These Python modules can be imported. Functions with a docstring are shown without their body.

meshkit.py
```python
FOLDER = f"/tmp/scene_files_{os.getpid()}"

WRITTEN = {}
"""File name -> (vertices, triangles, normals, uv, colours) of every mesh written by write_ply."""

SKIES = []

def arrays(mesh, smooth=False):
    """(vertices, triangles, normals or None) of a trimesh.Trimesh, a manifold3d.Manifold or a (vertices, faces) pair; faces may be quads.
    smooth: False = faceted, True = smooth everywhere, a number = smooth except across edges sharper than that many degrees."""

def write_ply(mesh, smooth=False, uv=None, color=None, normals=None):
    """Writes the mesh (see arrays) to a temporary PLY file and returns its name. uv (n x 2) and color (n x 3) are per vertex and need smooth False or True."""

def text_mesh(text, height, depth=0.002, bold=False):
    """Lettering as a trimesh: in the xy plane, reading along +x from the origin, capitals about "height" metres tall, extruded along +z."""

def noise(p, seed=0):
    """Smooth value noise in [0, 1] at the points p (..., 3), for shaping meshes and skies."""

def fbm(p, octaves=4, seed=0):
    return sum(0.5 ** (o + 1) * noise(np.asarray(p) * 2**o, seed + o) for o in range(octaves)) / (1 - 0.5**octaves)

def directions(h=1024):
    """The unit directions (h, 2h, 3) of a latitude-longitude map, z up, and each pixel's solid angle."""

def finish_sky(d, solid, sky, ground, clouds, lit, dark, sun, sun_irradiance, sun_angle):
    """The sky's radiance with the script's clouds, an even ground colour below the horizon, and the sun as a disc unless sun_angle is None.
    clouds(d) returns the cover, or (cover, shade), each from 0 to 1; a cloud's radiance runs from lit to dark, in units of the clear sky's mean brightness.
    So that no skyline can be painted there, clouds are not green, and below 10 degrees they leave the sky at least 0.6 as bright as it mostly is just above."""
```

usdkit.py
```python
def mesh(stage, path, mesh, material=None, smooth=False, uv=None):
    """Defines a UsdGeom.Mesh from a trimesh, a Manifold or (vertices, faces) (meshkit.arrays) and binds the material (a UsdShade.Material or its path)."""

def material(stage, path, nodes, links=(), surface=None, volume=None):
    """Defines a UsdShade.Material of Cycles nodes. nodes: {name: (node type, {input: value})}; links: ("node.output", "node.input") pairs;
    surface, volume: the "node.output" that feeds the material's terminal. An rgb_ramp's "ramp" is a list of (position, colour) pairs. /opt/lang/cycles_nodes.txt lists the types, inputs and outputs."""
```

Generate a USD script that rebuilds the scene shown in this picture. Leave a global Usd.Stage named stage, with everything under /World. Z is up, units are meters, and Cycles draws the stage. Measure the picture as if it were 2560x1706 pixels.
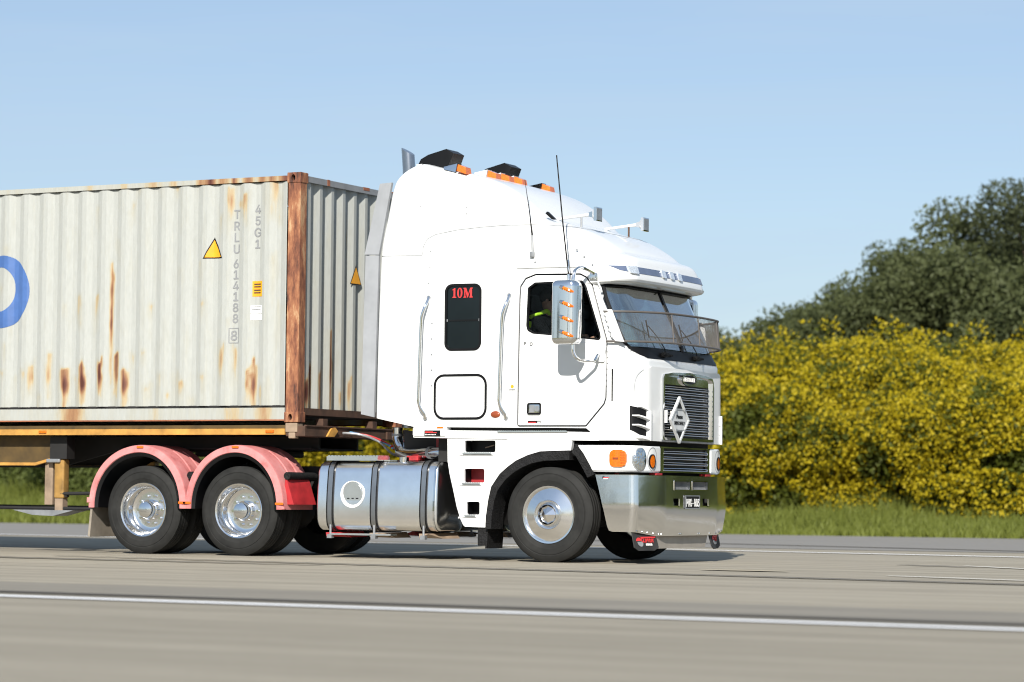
import math, random
import numpy as np, trimesh, manifold3d as m3, usdkit, meshkit
from scipy.interpolate import PchipInterpolator
from shapely.geometry import Polygon, Point
from shapely import affinity
from pxr import Usd, UsdGeom, UsdLux, UsdShade, Gf, Sdf, Vt

stage = Usd.Stage.CreateInMemory()
UsdGeom.SetStageUpAxis(stage, 'Z'); UsdGeom.SetStageMetersPerUnit(stage, 1.0)
UsdGeom.Xform.Define(stage, '/World'); UsdGeom.Scope.Define(stage, '/World/Looks')

# ---------------------------------------------------------------- camera, sky, sun, exposure
EXPOSURE = 0.60
SUN_DIR = np.array([0.33, -1.0, 0.68]); SUN_DIR /= np.linalg.norm(SUN_DIR)
SUN_I, SKY_S = 1.25, 0.070
CAM = (13.66742, -28.66544, 0.71900)
YAW, PITCH, ROLL = -0.4756138, 0.0554614, 0.0094906
cam = UsdGeom.Camera.Define(stage, '/World/camera')
_d = np.array([math.sin(YAW)*math.cos(PITCH), math.cos(YAW)*math.cos(PITCH), math.sin(PITCH)])
_r = np.array([math.cos(YAW), -math.sin(YAW), 0.0]); _u = np.cross(_r, _d)
_r2 = _r*math.cos(ROLL) + _u*math.sin(ROLL); _u2 = -_r*math.sin(ROLL) + _u*math.cos(ROLL)
cam.AddTransformOp().Set(Gf.Matrix4d(*_r2, 0, *_u2, 0, *(-_d), 0, *CAM, 1))
cam.CreateHorizontalApertureAttr(36.0); cam.CreateVerticalApertureAttr(36.0*682/1024)
cam.CreateFocalLengthAttr(6993.42/2560*36.0)
cam.CreateFStopAttr(1.7); cam.CreateFocusDistanceAttr(29.3)
cam.CreateExposureAttr(EXPOSURE); cam.CreateClippingRangeAttr(Gf.Vec2f(0.1, 5000))

elev = math.asin(SUN_DIR[2]); rot = math.atan2(SUN_DIR[0], SUN_DIR[1])
dome = UsdLux.DomeLight.Define(stage, '/World/sky')
dome.GetPrim().SetCustomDataByKey('kind', 'structure')
skym = usdkit.material(stage, '/World/Looks/sky_air', {
    's': ('sky_texture', {'sky_type': 'single_scattering', 'sun_disc': False, 'sun_elevation': elev, 'sun_rotation': rot, 'altitude': 60.0, 'air_density': 1.0, 'aerosol_density': 0.55, 'ozone_density': 2.0}),
    'tc': ('texture_coordinate', {}),
    'mp': ('mapping', {'scale': (2.2, 2.2, 17.0), 'rotation': (0.05, 0.0, 0.0)}),
    'n': ('noise_texture', {'scale': 1.6, 'detail': 5.0, 'roughness': 0.55, 'distortion': 0.4}),
    'r': ('map_range', {'from_min': 0.42, 'from_max': 0.8, 'to_min': 0.34, 'to_max': 0.74, 'clamp': True}),
    'tint': ('mix_color', {'blend_type': 'multiply', 'fac': 1.0, 'b': (1.0, 1.0, 1.06), 'use_clamp': False}),
    'mx': ('mix_color', {'b': (4.95, 6.35, 7.9)}),
    'bg': ('background_shader', {'strength': SKY_S})},
    [('s.color', 'tint.a'), ('tc.generated', 'mp.vector'), ('mp.vector', 'n.vector'), ('n.fac', 'r.value'), ('r.result', 'mx.fac'), ('tint.result', 'mx.a'), ('mx.result', 'bg.color')], surface='bg.background')
UsdShade.MaterialBindingAPI.Apply(dome.GetPrim()).Bind(skym)
sun = UsdLux.DistantLight.Define(stage, '/World/sun')
sun.CreateNormalizeAttr(True); sun.CreateIntensityAttr(SUN_I); sun.CreateAngleAttr(0.53); sun.CreateColorAttr(Gf.Vec3f(1.0, 0.955, 0.88))
_z = SUN_DIR; _x = np.cross([0, 0, 1.0], _z); _x /= np.linalg.norm(_x); _y = np.cross(_z, _x)
sun.AddTransformOp().Set(Gf.Matrix4d(*_x, 0, *_y, 0, *_z, 0, 0, 0, 30, 1))

# ---------------------------------------------------------------- materials
def mat(name, nodes, links=(), surface='p.BSDF', **k):
    return usdkit.material(stage, '/World/Looks/' + name, nodes, links, surface=surface, **k)
def plain(name, col, rough=0.5, metal=0.0, noise=0.12, scale=6.0, bump=0.0, bscale=40.0, coat=0.0, spec=0.5, coord='position'):
    """one colour with a soft uneven tone, and fine relief when bump > 0"""
    nodes = {'g': ('geometry', {}), 'n': ('noise_texture', {'scale': scale, 'detail': 4.0, 'roughness': 0.6}),
             'r': ('map_range', {'from_min': 0.3, 'from_max': 0.7, 'to_min': 1.0 - noise, 'to_max': 1.0 + noise}),
             'h': ('hsv', {'color': col}), 'p': ('principled_bsdf', {'roughness': rough, 'metallic': metal, 'coat_weight': coat, 'specular_ior_level': spec})}
    links = [('g.position', 'n.vector'), ('n.fac', 'r.value'), ('r.result', 'h.value'), ('h.color', 'p.base_color')]
    if bump:
        nodes['n2'] = ('noise_texture', {'scale': bscale, 'detail': 3.0}); nodes['b'] = ('bump', {'strength': bump, 'distance': 0.02})
        links += [('g.position', 'n2.vector'), ('n2.fac', 'b.height'), ('b.normal', 'p.normal')]
    return mat(name, nodes, links)

M = {}
M['white'] = plain('white_paint', (0.66, 0.665, 0.66), 0.28, noise=0.02, scale=1.2, coat=0.35)
M['white2'] = plain('white_trim', (0.58, 0.59, 0.59), 0.35, noise=0.03, scale=3)
M['black'] = plain('black_plastic', (0.005, 0.005, 0.0055), 0.4, noise=0.2, spec=0.22)
M['rubber_trim'] = plain('rough_black_rubber', (0.011, 0.011, 0.0115), 0.75, noise=0.45, scale=18, bump=0.9, bscale=55, spec=0.2)
M['dark'] = plain('dark_underside', (0.007, 0.0065, 0.006), 0.7, noise=0.4, scale=5)
M['interior'] = plain('cab_lining', (0.012, 0.012, 0.013), 0.8)
M['dash'] = plain('dash_grey', (0.09, 0.10, 0.11), 0.6)
M['chrome'] = plain('chrome', (0.74, 0.75, 0.76), 0.07, 1.0, noise=0.02)
M['bumper_chrome'] = plain('polished_bumper', (0.80, 0.80, 0.795), 0.12, 1.0, noise=0.04, scale=3, bump=0.05, bscale=4.5)
M['alu'] = plain('brushed_aluminium', (0.90, 0.905, 0.91), 0.22, 1.0, noise=0.06, scale=4, bump=0.03, bscale=9)
M['alu_dark'] = plain('dull_strap_steel', (0.33, 0.34, 0.35), 0.35, 1.0)
M['steel'] = plain('grey_steel', (0.30, 0.31, 0.32), 0.45, 0.6, noise=0.2)
M['rim'] = plain('polished_alloy', (0.80, 0.80, 0.80), 0.13, 1.0, noise=0.03)
M['tyre'] = plain('tyre_rubber', (0.016, 0.016, 0.015), 0.75, noise=0.3, scale=7, spec=0.25)
M['pink'] = mat('faded_red_plastic', {'g': ('geometry', {}), 'n': ('noise_texture', {'scale': 5.0, 'detail': 6.0, 'roughness': 0.65}), 'r': ('rgb_ramp', {'ramp': [(0.30, (0.36, 0.105, 0.10)), (0.45, (0.50, 0.175, 0.17)), (0.62, (0.54, 0.215, 0.21)), (0.75, (0.50, 0.28, 0.26))]}), 'p': ('principled_bsdf', {'roughness': 0.7, 'specular_ior_level': 0.3})}, [('g.position', 'n.vector'), ('n.fac', 'r.fac'), ('r.color', 'p.base_color')])
M['red'] = plain('red_chassis', (0.33, 0.018, 0.022), 0.5, noise=0.3)
M['amber'] = plain('amber_lens', (0.60, 0.125, 0.004), 0.15, noise=0.25, scale=60, coat=0.6)
M['red_lens'] = plain('brown_red_lens', (0.22, 0.045, 0.012), 0.2, coat=0.5)
M['clear_lens'] = plain('clear_lens', (0.75, 0.78, 0.80), 0.12, 0.6, noise=0.3, scale=60)
M['reflector'] = plain('lamp_reflector', (0.62, 0.64, 0.65), 0.10, 1.0, noise=0.25, scale=30, bump=0.5, bscale=26)
M['bar_metal'] = plain('bright_bar_metal', (0.50, 0.50, 0.51), 0.28, 1.0)
M['stack_metal'] = plain('stack_steel', (0.30, 0.32, 0.35), 0.22, 0.9, noise=0.1)
M['dull_yellow'] = plain('dull_yellow_paint', (0.26, 0.145, 0.035), 0.7, noise=0.4, scale=6)
M['dark_yellow'] = plain('grimy_yellow_paint', (0.07, 0.042, 0.010), 0.7, noise=0.4, scale=4)  # darker yellow of the beam skirt and rail top flange
M['seam_grey'] = plain('grey_sealant', (0.34, 0.35, 0.36), 0.7)  # grey for shade lines painted along the roof ridge and nose crease
M['visor_band'] = plain('blue_grey_band', (0.13, 0.16, 0.24), 0.22, 0.3)
M['grey_ext'] = plain('grey_extender', (0.26, 0.27, 0.285), 0.5, noise=0.1, scale=4)
M['yellow'] = plain('worn_yellow_paint', (0.40, 0.205, 0.042), 0.6, noise=0.4, scale=4)
M['brown'] = plain('rusty_brown_steel', (0.062, 0.031, 0.018), 0.8, noise=0.4, scale=6)  # rusty brown, darkened further to hold the shade on the bolster front
M['cream'] = plain('dusty_steel', (0.24, 0.175, 0.12), 0.75, noise=0.3)
M['beige_flap'] = plain('dusty_mudflap', (0.23, 0.20, 0.16), 0.85, noise=0.2)
M['flap_black'] = plain('black_mudflap', (0.020, 0.019, 0.018), 0.7)
M['valance'] = plain('beige_valance', (0.30, 0.27, 0.23), 0.5, noise=0.1)
M['sticker_red'] = plain('red_print', (0.55, 0.03, 0.03), 0.5)
M['sticker_white'] = plain('white_print', (0.75, 0.75, 0.73), 0.5)
M['sticker_grey'] = plain('grey_print', (0.20, 0.205, 0.21), 0.6)
M['yellow_label'] = plain('yellow_print', (0.70, 0.30, 0.008), 0.5)
M['blue_print'] = plain('blue_print', (0.050, 0.115, 0.30), 0.55, noise=0.12)
M['wire_red'] = plain('red_hose', (0.42, 0.02, 0.02), 0.4)
M['wire_blue'] = plain('blue_hose', (0.10, 0.35, 0.60), 0.4)
M['skin'] = plain('skin', (0.52, 0.27, 0.19), 0.5, noise=0.06)
M['hair'] = plain('dark_hair', (0.03, 0.02, 0.015), 0.7)
M['shirt'] = plain('black_shirt', (0.005, 0.005, 0.006), 0.9, spec=0.1)
M['hivis'] = plain('hivis_yellow', (0.55, 0.85, 0.03), 0.6)
M['seat'] = plain('seat_cloth', (0.045, 0.045, 0.05), 0.9)
M['bark'] = plain('bark', (0.12, 0.09, 0.065), 0.9, noise=0.4, scale=5)
M['white_line'] = mat('road_paint', {'g': ('geometry', {}), 'm': ('mapping', {'scale': (2.0, 9.0, 1.0)}), 'n': ('noise_texture', {'scale': 3.0, 'detail': 6.0, 'roughness': 0.7}),
    'r': ('rgb_ramp', {'ramp': [(0.26, (0.42, 0.40, 0.37)), (0.38, (0.76, 0.76, 0.76)), (1.0, (0.84, 0.84, 0.85))]}), 'p': ('principled_bsdf', {'roughness': 0.7})},
    [('g.position', 'm.vector'), ('m.vector', 'n.vector'), ('n.fac', 'r.fac'), ('r.color', 'p.base_color')])
M['pane'] = mat('window_glass', {'f': ('fresnel', {'IOR': 1.5}), 't': ('transparent_bsdf', {'color': (0.62, 0.74, 0.74)}), 'g': ('glossy_bsdf', {'color': (1, 1, 1), 'roughness': 0.02}),
    'r': ('map_range', {'from_min': 0.0, 'from_max': 0.5, 'to_min': 0.30, 'to_max': 0.9, 'clamp': True}), 'mx': ('mix_closure', {})},
    [('f.fac', 'r.value'), ('r.result', 'mx.fac'), ('t.BSDF', 'mx.closure1'), ('g.BSDF', 'mx.closure2')], surface='mx.closure')
M['clearpane'] = mat('side_glass', {'f': ('fresnel', {'IOR': 1.45}), 't': ('transparent_bsdf', {'color': (0.82, 0.86, 0.86)}), 'g': ('glossy_bsdf', {'color': (1, 1, 1), 'roughness': 0.01}),
    'r': ('map_range', {'from_min': 0.03, 'from_max': 1.0, 'to_min': 0.0, 'to_max': 0.8, 'clamp': True}), 'mx': ('mix_closure', {})},
    [('f.fac', 'r.value'), ('r.result', 'mx.fac'), ('t.BSDF', 'mx.closure1'), ('g.BSDF', 'mx.closure2')], surface='mx.closure')
M['darkglass'] = plain('tinted_glass', (0.005, 0.008, 0.009), 0.10, noise=0.1, spec=0.35)
M['clear_board'] = plain('worn_white_board', (0.52, 0.53, 0.53), 0.6, noise=0.12, scale=9)
M['guard_steel'] = plain('guard_steel', (0.085, 0.075, 0.068), 0.55)
M['mesh_wire'] = plain('mesh_wire', (0.07, 0.065, 0.06), 0.6)

# ---------------------------------------------------------------- helpers
used = {}
def each(name, parent, meshes, m, **k):
    return [part(name, parent, q, m, **k) for q in meshes]
def numbered(path):
    k = used.get(path, -1) + 1; used[path] = k
    return path if k == 0 else f'{path}_{k:03d}'
BASE = {}
def tag(prim, label=None, cat=None, group=None, kind=None):
    for k, v in (('label', label), ('category', cat), ('group', group), ('kind', kind)):
        if v: prim.SetCustomDataByKey(k, v)
    return prim
def thing(name, label, cat, loc=(0, 0, 0), group=None):
    p = numbered('/World/' + name)
    x = UsdGeom.Xform.Define(stage, p)
    if any(loc): x.AddTranslateOp().Set(Gf.Vec3d(*loc))
    BASE[p] = np.array(loc, float)
    tag(x.GetPrim(), label, cat, group)
    return x.GetPrim()
def base_of(path):
    for b in BASE:
        if path == b or path.startswith(b + '/'): return BASE[b]
    return np.zeros(3)
def part(name, parent, mesh, m, smooth=30, label=None, kind=None):
    """one Mesh prim under a thing or a part; mesh in world coordinates"""
    path = numbered(str(parent.GetPath()) + '/' + name)
    v, f, n = meshkit.arrays(mesh, smooth)
    off = base_of(path)
    return tag(usdkit.mesh(stage, path, (v - off, f), M[m] if isinstance(m, str) else m, smooth=smooth).GetPrim(), label, kind=kind)
def holder(name, parent, label=None):
    path = numbered(str(parent.GetPath()) + '/' + name)
    return tag(UsdGeom.Xform.Define(stage, path).GetPrim(), label)
def top(name, mesh, m, label=None, cat=None, group=None, kind=None, smooth=30):
    path = numbered('/World/' + name)
    return tag(usdkit.mesh(stage, path, mesh, M[m] if isinstance(m, str) else m, smooth=smooth).GetPrim(), label, cat, group, kind)

def tm(man):
    if isinstance(man, trimesh.Trimesh): return man
    m = man.to_mesh(); return trimesh.Trimesh(np.array(m.vert_properties[:, :3]), np.array(m.tri_verts), process=False)
def man(t):
    return m3.Manifold(m3.Mesh(np.asarray(t.vertices, np.float32), np.asarray(t.faces, np.uint32)))
def cat(*a):
    return trimesh.util.concatenate([tm(x) for x in a])
def box(x0, x1, y0, y1, z0, z1, bev=0.0):
    if x1 < x0: x0, x1 = x1, x0
    if y1 < y0: y0, y1 = y1, y0
    if bev <= 0:
        b = trimesh.creation.box([x1-x0, y1-y0, z1-z0]); b.apply_translation([(x0+x1)/2, (y0+y1)/2, (z0+z1)/2]); return b
    b = bev; pts = []
    for sx in (0, 1):
        for sy in (0, 1):
            for sz in (0, 1):
                X, Y, Z = (x0, x1)[sx], (y0, y1)[sy], (z0, z1)[sz]; dx, dy, dz = (b, -b)[sx], (b, -b)[sy], (b, -b)[sz]
                pts += [(X+dx, Y+dy, Z), (X+dx, Y, Z+dz), (X, Y+dy, Z+dz), (X+dx, Y+.3*dy, Z+.3*dz), (X+.3*dx, Y+dy, Z+.3*dz), (X+.3*dx, Y+.3*dy, Z+dz)]
    return trimesh.convex.convex_hull(np.array(pts))
def hull(pts): return trimesh.convex.convex_hull(np.array(pts, float))
def tube(pts, r, n=12, smooth_pts=0):
    """a pipe along a polyline; r one radius or one for each point"""
    P = np.array(pts, float); R = np.broadcast_to(np.asarray(r, float), (len(P),)).copy()
    if smooth_pts:
        t = np.arange(len(P)); tt = np.linspace(0, len(P)-1, smooth_pts)
        from scipy.interpolate import CubicSpline
        P = np.stack([PchipInterpolator(t, P[:, k])(tt) if len(P) > 2 else np.interp(tt, t, P[:, k]) for k in range(3)], 1); R = np.interp(tt, t, R)
    T = np.gradient(P, axis=0); T /= np.linalg.norm(T, axis=1, keepdims=True) + 1e-12
    a = np.array([0, 0, 1.0]) if abs(T[0][2]) < 0.9 else np.array([1.0, 0, 0])
    N = np.cross(T[0], a); N /= np.linalg.norm(N); rings = []
    ang = np.linspace(0, 2*np.pi, n, endpoint=False)
    for i in range(len(P)):
        N = N - T[i]*np.dot(N, T[i]); N /= np.linalg.norm(N) + 1e-12; B = np.cross(T[i], N)
        rings.append(P[i] + R[i]*(np.cos(ang)[:, None]*N + np.sin(ang)[:, None]*B))
    return loft(rings)
def loft(rings):
    """closed surface through rings of equal length, capped with fans"""
    k, n = len(rings), len(rings[0]); V = np.vstack(rings); F = []
    i = np.arange(n); j = (i + 1) % n
    for a in range(k-1):
        F.append(np.stack([a*n+i, a*n+j, (a+1)*n+j], 1)); F.append(np.stack([a*n+i, (a+1)*n+j, (a+1)*n+i], 1))
    c0, c1 = len(V), len(V)+1
    V = np.vstack([V, rings[0].mean(0), rings[-1].mean(0)])
    F.append(np.stack([j, i, np.full(n, c0)], 1)); F.append(np.stack([(k-1)*n+i, (k-1)*n+j, np.full(n, c1)], 1))
    t = trimesh.Trimesh(V, np.vstack(F), process=False)
    if t.volume < 0: t.invert()
    return t
def rpoly(pts, r=0.0, q=6):
    p = Polygon(pts)
    return p.buffer(-r, quad_segs=q).buffer(r, quad_segs=q) if r else p
def rrect(x0, x1, y0, y1, r=0.0): return rpoly([(x0, y0), (x1, y0), (x1, y1), (x0, y1)], r)
def extr(poly, h):
    polys = poly.geoms if hasattr(poly, 'geoms') else [poly]
    return trimesh.util.concatenate([trimesh.creation.extrude_polygon(p, h) for p in polys if p.area > 1e-9])
def pY(poly, y0, y1):
    """polygon in (X, Z) extruded along Y"""
    t = extr(poly, abs(y1-y0)); v = t.vertices.copy()
    t.vertices = np.stack([v[:, 0], min(y0, y1) + (abs(y1-y0) - v[:, 2]), v[:, 1]], 1); return t
def pX(poly, x0, x1):
    """polygon in (Y, Z) extruded along X"""
    t = extr(poly, abs(x1-x0)); v = t.vertices.copy()
    t.vertices = np.stack([min(x0, x1) + v[:, 2], v[:, 0], v[:, 1]], 1); return t
def pZ(poly, z0, z1):
    t = extr(poly, abs(z1-z0)); t.apply_translation([0, 0, min(z0, z1)]); return t
def mY(poly, y0, y1): return man(pY(poly, y0, y1))
def mX(poly, x0, x1): return man(pX(poly, x0, x1))
def mirror(t):
    t = tm(t).copy(); t.vertices = t.vertices*[1, -1, 1]; t.invert(); return t
def cyl(p, q, r, n=24, r2=None): return tube([p, q], [r, r if r2 is None else r2], n)
def revY(profile, n=64, c=(0, 0, 0)):
    """revolve closed (radius, y) profile about the Y axis"""
    pr = np.array(profile, float); a = np.linspace(0, 2*np.pi, n, endpoint=False)
    k = len(pr); V = np.stack([np.outer(np.cos(a), pr[:, 0]), np.broadcast_to(pr[:, 1], (n, k)), np.outer(np.sin(a), pr[:, 0])], -1).reshape(-1, 3)
    F = []
    for i in range(n):
        i2 = (i+1) % n
        for j in range(k):
            j2 = (j+1) % k
            F += [(i*k+j, i*k+j2, i2*k+j2), (i*k+j, i2*k+j2, i2*k+j)]
    t = trimesh.Trimesh(V + np.array(c), F, process=False)
    t.merge_vertices(); t.update_faces(t.nondegenerate_faces())
    if t.volume < 0: t.invert()
    return t
def revY_open(profile, n=64, c=(0, 0, 0)):
    pr = [tuple(p) for p in profile]; back = [(p[0], p[1]) for p in pr]
    return revY(pr, n, c)
def text_side(s, h, cx, y, cz, bold=True, depth=0.004, squash=1.0):
    t = meshkit.text_mesh(s, h, depth, bold); b = t.bounds; t.apply_translation([-(b[0][0]+b[1][0])/2, -(b[0][1]+b[1][1])/2, 0])
    v = t.vertices.copy(); t.vertices = np.stack([cx + v[:, 0]*squash, y - v[:, 2], cz + v[:, 1]], 1); return t
def text_front(s, h, x, cy, cz, bold=True, depth=0.004, squash=1.0):
    t = meshkit.text_mesh(s, h, depth, bold); b = t.bounds; t.apply_translation([-(b[0][0]+b[1][0])/2, -(b[0][1]+b[1][1])/2, 0])
    v = t.vertices.copy(); t.vertices = np.stack([x + v[:, 2], cy + v[:, 0]*squash, cz + v[:, 1]], 1); return t

# ---------------------------------------------------------------- ground, road, lines
def sheet(x0, x1, y0, y1, z, nx=2, ny=2):
    xs, ys = np.linspace(x0, x1, nx), np.linspace(y0, y1, ny); X, Y = np.meshgrid(xs, ys, indexing='ij')
    V = np.stack([X.ravel(), Y.ravel(), np.full(X.size, z)], 1); F = []
    for i in range(nx-1):
        for j in range(ny-1):
            a = i*ny+j; F += [(a, a+ny, a+ny+1), (a, a+ny+1, a+1)]
    return trimesh.Trimesh(V, F, process=False)
M['grass_ground'] = mat('grass_soil', {'g': ('geometry', {}), 'n': ('noise_texture', {'scale': 0.6, 'detail': 8.0, 'roughness': 0.7}),
    'r': ('rgb_ramp', {'ramp': [(0.3, (0.10, 0.125, 0.025)), (0.5, (0.17, 0.19, 0.045)), (0.68, (0.25, 0.23, 0.085))]}), 'p': ('principled_bsdf', {'roughness': 0.95, 'specular_ior_level': 0.1})},
    [('g.position', 'n.vector'), ('n.fac', 'r.fac'), ('r.color', 'p.base_color')])
tag(usdkit.mesh(stage, '/World/ground', sheet(-1500, 1500, -1500, 1500, -0.03), M['grass_ground']).GetPrim(), 'flat grassy ground out to the horizon', kind='structure')
# asphalt: worn lanes and wheel tracks lie in bands along the driving direction (X)
def asph(name, ramp, streak=1.0):
    return mat(name, {'g': ('geometry', {}), 'm': ('mapping', {'scale': (0.10, 2.2, 1.0)}), 'n': ('noise_texture', {'scale': 1.0, 'detail': 7.0, 'roughness': 0.62}),
        'm2': ('mapping', {'scale': (0.55, 5.0, 1.0)}), 'n2': ('noise_texture', {'scale': 2.2, 'detail': 6.0, 'roughness': 0.7}),
        'n3': ('noise_texture', {'scale': 55.0, 'detail': 4.0, 'roughness': 0.8}), 'r': ('rgb_ramp', {'ramp': ramp}),
        'a': ('mix_float', {'fac': 0.42}), 'a2': ('mix_float', {'fac': 0.20}), 'b': ('bump', {'strength': 0.35, 'distance': 0.01}), 'p': ('principled_bsdf', {'roughness': 0.85, 'specular_ior_level': 0.25})},
        [('g.position', 'm.vector'), ('m.vector', 'n.vector'), ('g.position', 'm2.vector'), ('m2.vector', 'n2.vector'), ('g.position', 'n3.vector'), ('n.fac', 'a.a'), ('n2.fac', 'a.b'),
         ('a.result', 'a2.a'), ('n3.fac', 'a2.b'), ('a2.result', 'r.fac'), ('r.color', 'p.base_color'), ('n3.fac', 'b.height'), ('b.normal', 'p.normal')])
M['asphalt'] = asph('lane_asphalt', [(0.34, (0.170, 0.150, 0.115)), (0.5, (0.265, 0.237, 0.186)), (0.66, (0.36, 0.325, 0.258))])
M['asphalt_near'] = asph('near_lane_asphalt', [(0.34, (0.165, 0.147, 0.113)), (0.5, (0.245, 0.220, 0.173)), (0.66, (0.33, 0.298, 0.237))])
M['asphalt_dark'] = asph('dark_strip_asphalt', [(0.30, (0.15, 0.136, 0.112)), (0.5, (0.205, 0.187, 0.155)), (0.7, (0.265, 0.242, 0.20))])
M['asphalt_far'] = asph('far_shoulder_asphalt', [(0.30, (0.14, 0.135, 0.125)), (0.5, (0.20, 0.19, 0.175)), (0.7, (0.27, 0.25, 0.22))])
tag(usdkit.mesh(stage, '/World/road', sheet(-300, 300, -36, 23.2, 0.0), M['asphalt']).GetPrim(), 'pale worn asphalt road', kind='structure')
def strip(name, pts, m, z, label):
    P = np.array(pts, float); V = np.column_stack([P, np.full(len(P), z)])
    t = trimesh.Trimesh(V, [(0, 1, 2), (0, 2, 3)], process=False)
    return tag(usdkit.mesh(stage, numbered('/World/' + name), t, M[m]).GetPrim(), label, kind='structure')
def band(y, slope, x0, half): return [(-300, y + slope*(-300-x0) - half), (300, y + slope*(300-x0) - half), (300, y + slope*(300-x0) + half), (-300, y + slope*(-300-x0) + half)]
strip('road_lane', [(-300, -36), (300, -36), (300, -13.3 - .046*298), (-300, -13.3 + .046*302)], 'asphalt_near', 0.004, 'smooth near lane of the asphalt road')
strip('road_shoulder', band(-12.0, -.046, 1.7, 1.15), 'asphalt_dark', 0.008, 'darker asphalt strip beside the near white line')
strip('road_shoulder', [(-300, 9.0), (300, 9.0), (300, 23.1), (-300, 23.1)], 'asphalt_far', 0.004, 'grey far shoulder of the road along the grass')
strip('road_line', band(-13.24, -.046, 1.7, .105), 'white_line', 0.012, 'near painted white line across the foreground road')
strip('road_line', band(6.35, -.16, 0.6, .11), 'white_line', 0.012, 'far painted white edge line beyond the truck')
M['tyre_mark'] = asph('tyre_mark', [(0.30, (0.06, 0.055, 0.048)), (0.5, (0.105, 0.097, 0.084)), (0.7, (0.17, 0.155, 0.13))])
M['faded_paint'] = asph('faded_paint', [(0.34, (0.30, 0.28, 0.24)), (0.5, (0.52, 0.50, 0.45)), (0.66, (0.66, 0.65, 0.61))])
M['scuff'] = asph('pale_scuff', [(0.34, (0.29, 0.25, 0.185)), (0.5, (0.36, 0.315, 0.23)), (0.66, (0.42, 0.37, 0.28))])
M['verge_edge'] = asph('dry_verge_edge', [(0.30, (0.14, 0.135, 0.06)), (0.5, (0.24, 0.205, 0.105)), (0.7, (0.33, 0.27, 0.15))])
def streak(a, b, half, m, z, label, ext=0.0):
    a, b = np.array(a, float), np.array(b, float); d = (b - a)/np.linalg.norm(b - a); a, b = a - d*ext, b + d*ext; n = np.array([-d[1], d[0]])*half
    k = np.linspace(0, 1, 9); L = [a + (b-a)*t - n*math.sin(math.pi*(.06 + .88*t))**.5 for t in k]; R = [a + (b-a)*t + n*math.sin(math.pi*(.06 + .88*t))**.5 for t in k]
    V = np.column_stack([np.vstack([L, R]), np.full(18, z)]); F = []
    for i in range(8): F += [(i, i+1, 10+i), (i, 10+i, 9+i)]
    return tag(usdkit.mesh(stage, numbered('/World/road_mark'), trimesh.Trimesh(V, F, process=False), M[m]).GetPrim(), label, kind='structure')
streak((-2.27, 11.6), (1.9, 10.15), .16, 'tyre_mark', .010, 'dark streak along the far shoulder', 14)
streak((3.52, -4.72), (6.59, -5.32), .10, 'tyre_mark', .010, 'dark tyre mark on the lane ahead of the truck', 9)
streak((3.5, .69), (4.15, .45), .08, 'tyre_mark', .010, 'short dark tyre mark ahead of the bumper', .2)
streak((4.44, .53), (4.93, .14), .07, 'faded_paint', .010, 'scrap of white paint at the right picture edge', .5)
streak((5.03, -3.71), (6.24, -4.16), .07, 'faded_paint', .010, 'faded white dash on the lane', .3)
streak((2.73, -2.87), (3.28, -2.9), .16, 'scuff', .010, 'pale scuffed patch on the lane', .2)
streak((-14, -3.6), (-3, -4.2), .12, 'tyre_mark', .010, 'faint tyre mark on the lane below the rear wheels', 2)
streak((-30, -12.6 + 1.36), (34, -12.6 - 1.47), .12, 'tyre_mark', .016, 'dark joint along the far side of the near white line', 5)
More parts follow.
